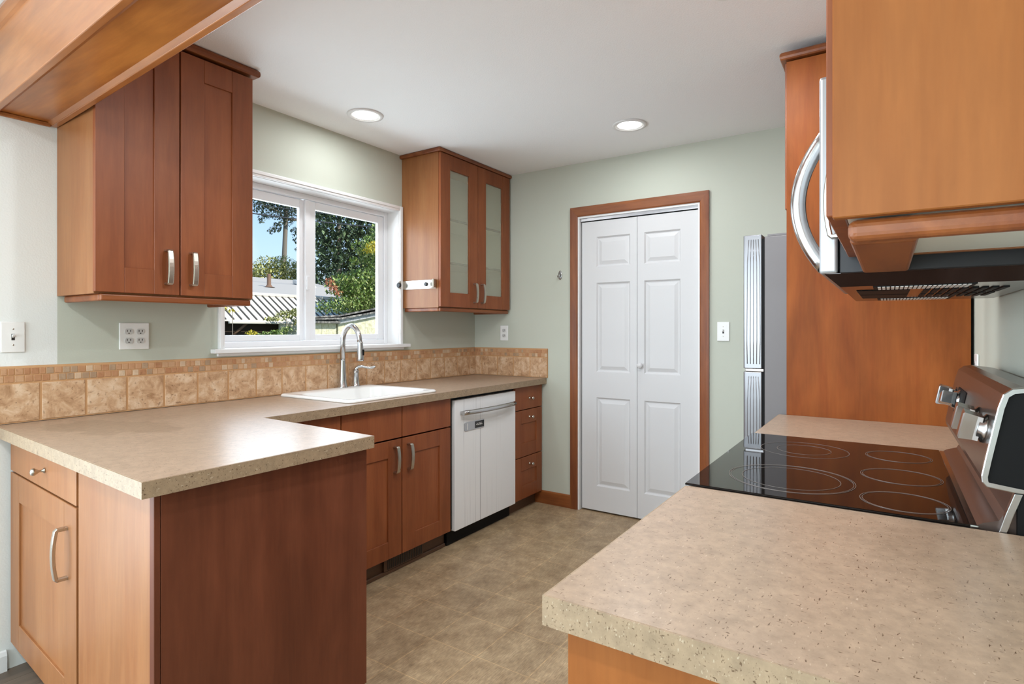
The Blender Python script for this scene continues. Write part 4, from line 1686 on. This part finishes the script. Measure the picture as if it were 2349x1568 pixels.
L_pine = leafy('pine_needles', (52, 66, 56), (86, 98, 82), (120, 128, 106))
L_fir = leafy('fir_needles', (48, 64, 52), (76, 96, 70), (118, 138, 98))
L_green = leafy('green_leaves', (84, 112, 52), (132, 156, 80), (200, 204, 140))
L_yel = leafy('yellow_leaves', (170, 160, 50), (206, 190, 60), (226, 214, 110))
L_olive = leafy('olive_leaves', (104, 114, 62), (172, 172, 100), (226, 220, 160))
L_red = leafy('rusty_leaves', (150, 92, 66), (190, 120, 90), (212, 160, 120))


def tree(name, label, cat, base, trunk, leaf_mat, blobs, leaf, count, y0, seed):
    t = thing(name, label, cat, base)
    m = MB()
    for pts, r_ in trunk:
        m.tube(pts, r_, 9)
    m.build('trunk', M_bark, t)
    foliage('foliage', t, leaf_mat, blobs, leaf, count, y0, seed)
    return t


pt = tree('pine_tree', 'tall bare-trunked pine with drooping branches against the blue sky', 'tree', (16.95, 26, -.5),
          [([(16.9, 26, -.5), (16.92, 26, 5), (17.05, 26, 7.6), (17.1, 26, 11)], [.20, .14, .12, .07]),
           ([(17.02, 26, 7.4), (16.5, 25.8, 7.9), (15.6, 25.6, 8.0)], [.07, .05, .02]),
           ([(17.02, 26, 7.6), (17.6, 25.8, 7.6), (18.4, 25.6, 7.3)], [.07, .05, .02])],
          L_pine,
          [(15.0, 8.35, .7, .32, .8), (15.6, 8.0, .5, .3, .8), (16.2, 8.3, .7, .4, 1), (16.9, 8.3, .7, .5, 1), (17.6, 8.3, .7, .45, 1), (18.4, 8.2, .7, .5, 1), (19.2, 8.0, .8, .5, 1),
           (15.7, 7.55, .28, .26, .5), (15.5, 7.25, .15, .15, .3), (16.4, 7.7, .45, .25, .6), (16.35, 6.95, .32, .2, .4), (16.1, 6.75, .15, .2, .3), (16.6, 7.2, .3, .18, .4),
           (17.1, 7.5, .35, .3, .6), (17.75, 7.0, .35, .25, .5), (18.0, 6.6, .4, .35, .5), (18.1, 5.95, .4, .25, .5), (17.6, 8.9, 1.2, .5, 1), (16, 9.2, 1.4, .4, 1)],
          .085, 5200, 26, 3)
tree('round_tree', 'round yellow-green tree behind the grey shingle roof', 'tree', (12.5, 20, -.5),
     [([(12.5, 20, -.5), (12.5, 20, 3.4)], [.2, .12])], L_olive,
     [(11.4, 3.7, .6, .45, .7), (12.1, 4.0, .7, .55, .8), (12.7, 4.15, .6, .5, .8), (13.3, 3.9, .6, .5, .7), (13.9, 3.95, .6, .6, .7), (12.5, 3.5, 1.4, .5, .8), (14.3, 3.7, .5, .5, .6)],
     .075, 4200, 20, 5)
tree('fir_tree', 'dark dense fir in the right-hand window pane', 'tree', (14.2, 18, -.5),
     [([(14.2, 18, -.5), (14.2, 18, 7.8)], [.25, .05])], L_fir,
     [(13.3, 6.7, .8, .6, .7), (14.3, 6.9, 1.0, .7, .8), (15.3, 6.9, .9, .6, .8), (13.1, 5.6, .8, .7, .7), (14.2, 5.6, 1.0, .8, .9), (15.3, 5.8, .9, .8, .8),
      (13.3, 4.5, .9, .8, .8), (14.4, 4.4, 1.1, .9, .9), (15.6, 4.6, 1.0, .9, .9), (13.6, 3.3, .8, .7, .8), (14.8, 3.2, 1.2, .8, .9), (16.2, 6.3, .8, 1.0, .8), (16.6, 4.6, .8, 1.2, .8)],
     .12, 9000, 18, 8)
dt = tree('leafy_tree', 'bright green leafy tree with a yellow patch in the right-hand window pane', 'tree', (7.2, 9, -.5),
          [([(7.0, 8.6, -.5), (7.0, 8.6, 1.6), (6.9, 8.6, 2.6)], [.08, .06, .03]), ([(7.0, 8.6, 1.4), (7.5, 8.6, 2.2), (7.8, 8.6, 3.0)], [.05, .04, .02])], L_green,
          [(6.55, 2.35, .42, .30, .5), (7.0, 2.45, .45, .40, .6), (7.5, 2.5, .5, .5, .6), (8.0, 2.7, .5, .6, .6), (6.7, 1.95, .45, .35, .6), (7.3, 1.95, .6, .5, .7), (8.0, 2.0, .6, .6, .7), (7.7, 3.2, .4, .4, .6), (8.2, 3.3, .45, .5, .6),
           (7.35, 3.45, .35, .25, .5), (8.0, 3.9, .4, .3, .5), (6.9, 3.0, .10, .12, .2)],
          .055, 9500, 8.6, 11)
foliage('yellow_foliage', dt, L_yel, [(6.95, 3.34, .17, .13, .2), (7.15, 3.26, .15, .12, .2), (6.78, 3.22, .10, .08, .15)], .042, 330, 7.98, 13)
foliage('rusty_foliage', dt, L_red, [(5.66, 2.36, .09, .12, .15), (5.78, 2.22, .12, .09, .15), (5.9, 2.12, .08, .07, .15)], .035, 190, 8.0, 17)


def bush(label, blobs, y0, mat, leaf, count, seed):
    t = thing('garden_bush', label, 'bush', (blobs[0][0], y0, -.5))
    m = MB()
    for b_ in blobs[:2]:
        m.tube([(b_[0], y0, -.5), (b_[0], y0, b_[1])], [.012, .006], 7)
    m.build('stem', M_bark, t)
    foliage('foliage', t, mat, blobs, leaf, count, y0, seed)


bush('green bush in front of the barn wall at the bottom of the left pane', [(4.75, 1.20, .22, .08, .2), (4.45, 1.16, .16, .07, .2), (5.38, 1.24, .14, .12, .2), (4.95, 1.27, .12, .07, .2)], 8.6, L_green, .032, 620, 21)
bush('green vine climbing over the barn gutter beside the meeting rail', [(4.95, 1.62, .28, .10, .2), (5.3, 1.66, .26, .12, .2), (4.65, 1.50, .25, .05, .2), (5.35, 1.45, .2, .15, .2)], 8.6, L_olive, .035, 900, 23)
bush('yellowing bush at the lower left corner of the window', [(3.50, 1.74, .10, .09, .1), (3.68, 1.66, .12, .03, .1), (3.42, 1.62, .06, .08, .1), (4.1, 1.20, .12, .06, .1)], 8.6, L_yel, .026, 320, 27)
bush('green hedge growing behind the shed roof', [(5.7, 1.80, .35, .16, .3), (6.3, 1.88, .4, .20, .3), (6.9, 1.98, .4, .25, .3), (7.5, 2.1, .5, .3, .3), (8.1, 2.2, .4, .3, .3)], 8.2, L_green, .04, 2400, 29)

for nm, lab, z0, z1 in (('power_cable', 'lower black cable strung across the sky outside the window', 4.40, 4.98), ('power_cable', 'upper thin black cable strung across the sky outside the window', 4.66, 5.25)):
    m = MB()
    pts = [(4 + 9 * k / 16, 12, z0 + (z1 - z0) * k / 16 - .06 * math.sin(math.pi * k / 16)) for k in range(17)]
    m.tube(pts, .018 if z0 < 4.5 else .010, 8)
    tag(m.build(nm, M_wire), lab, 'cable')
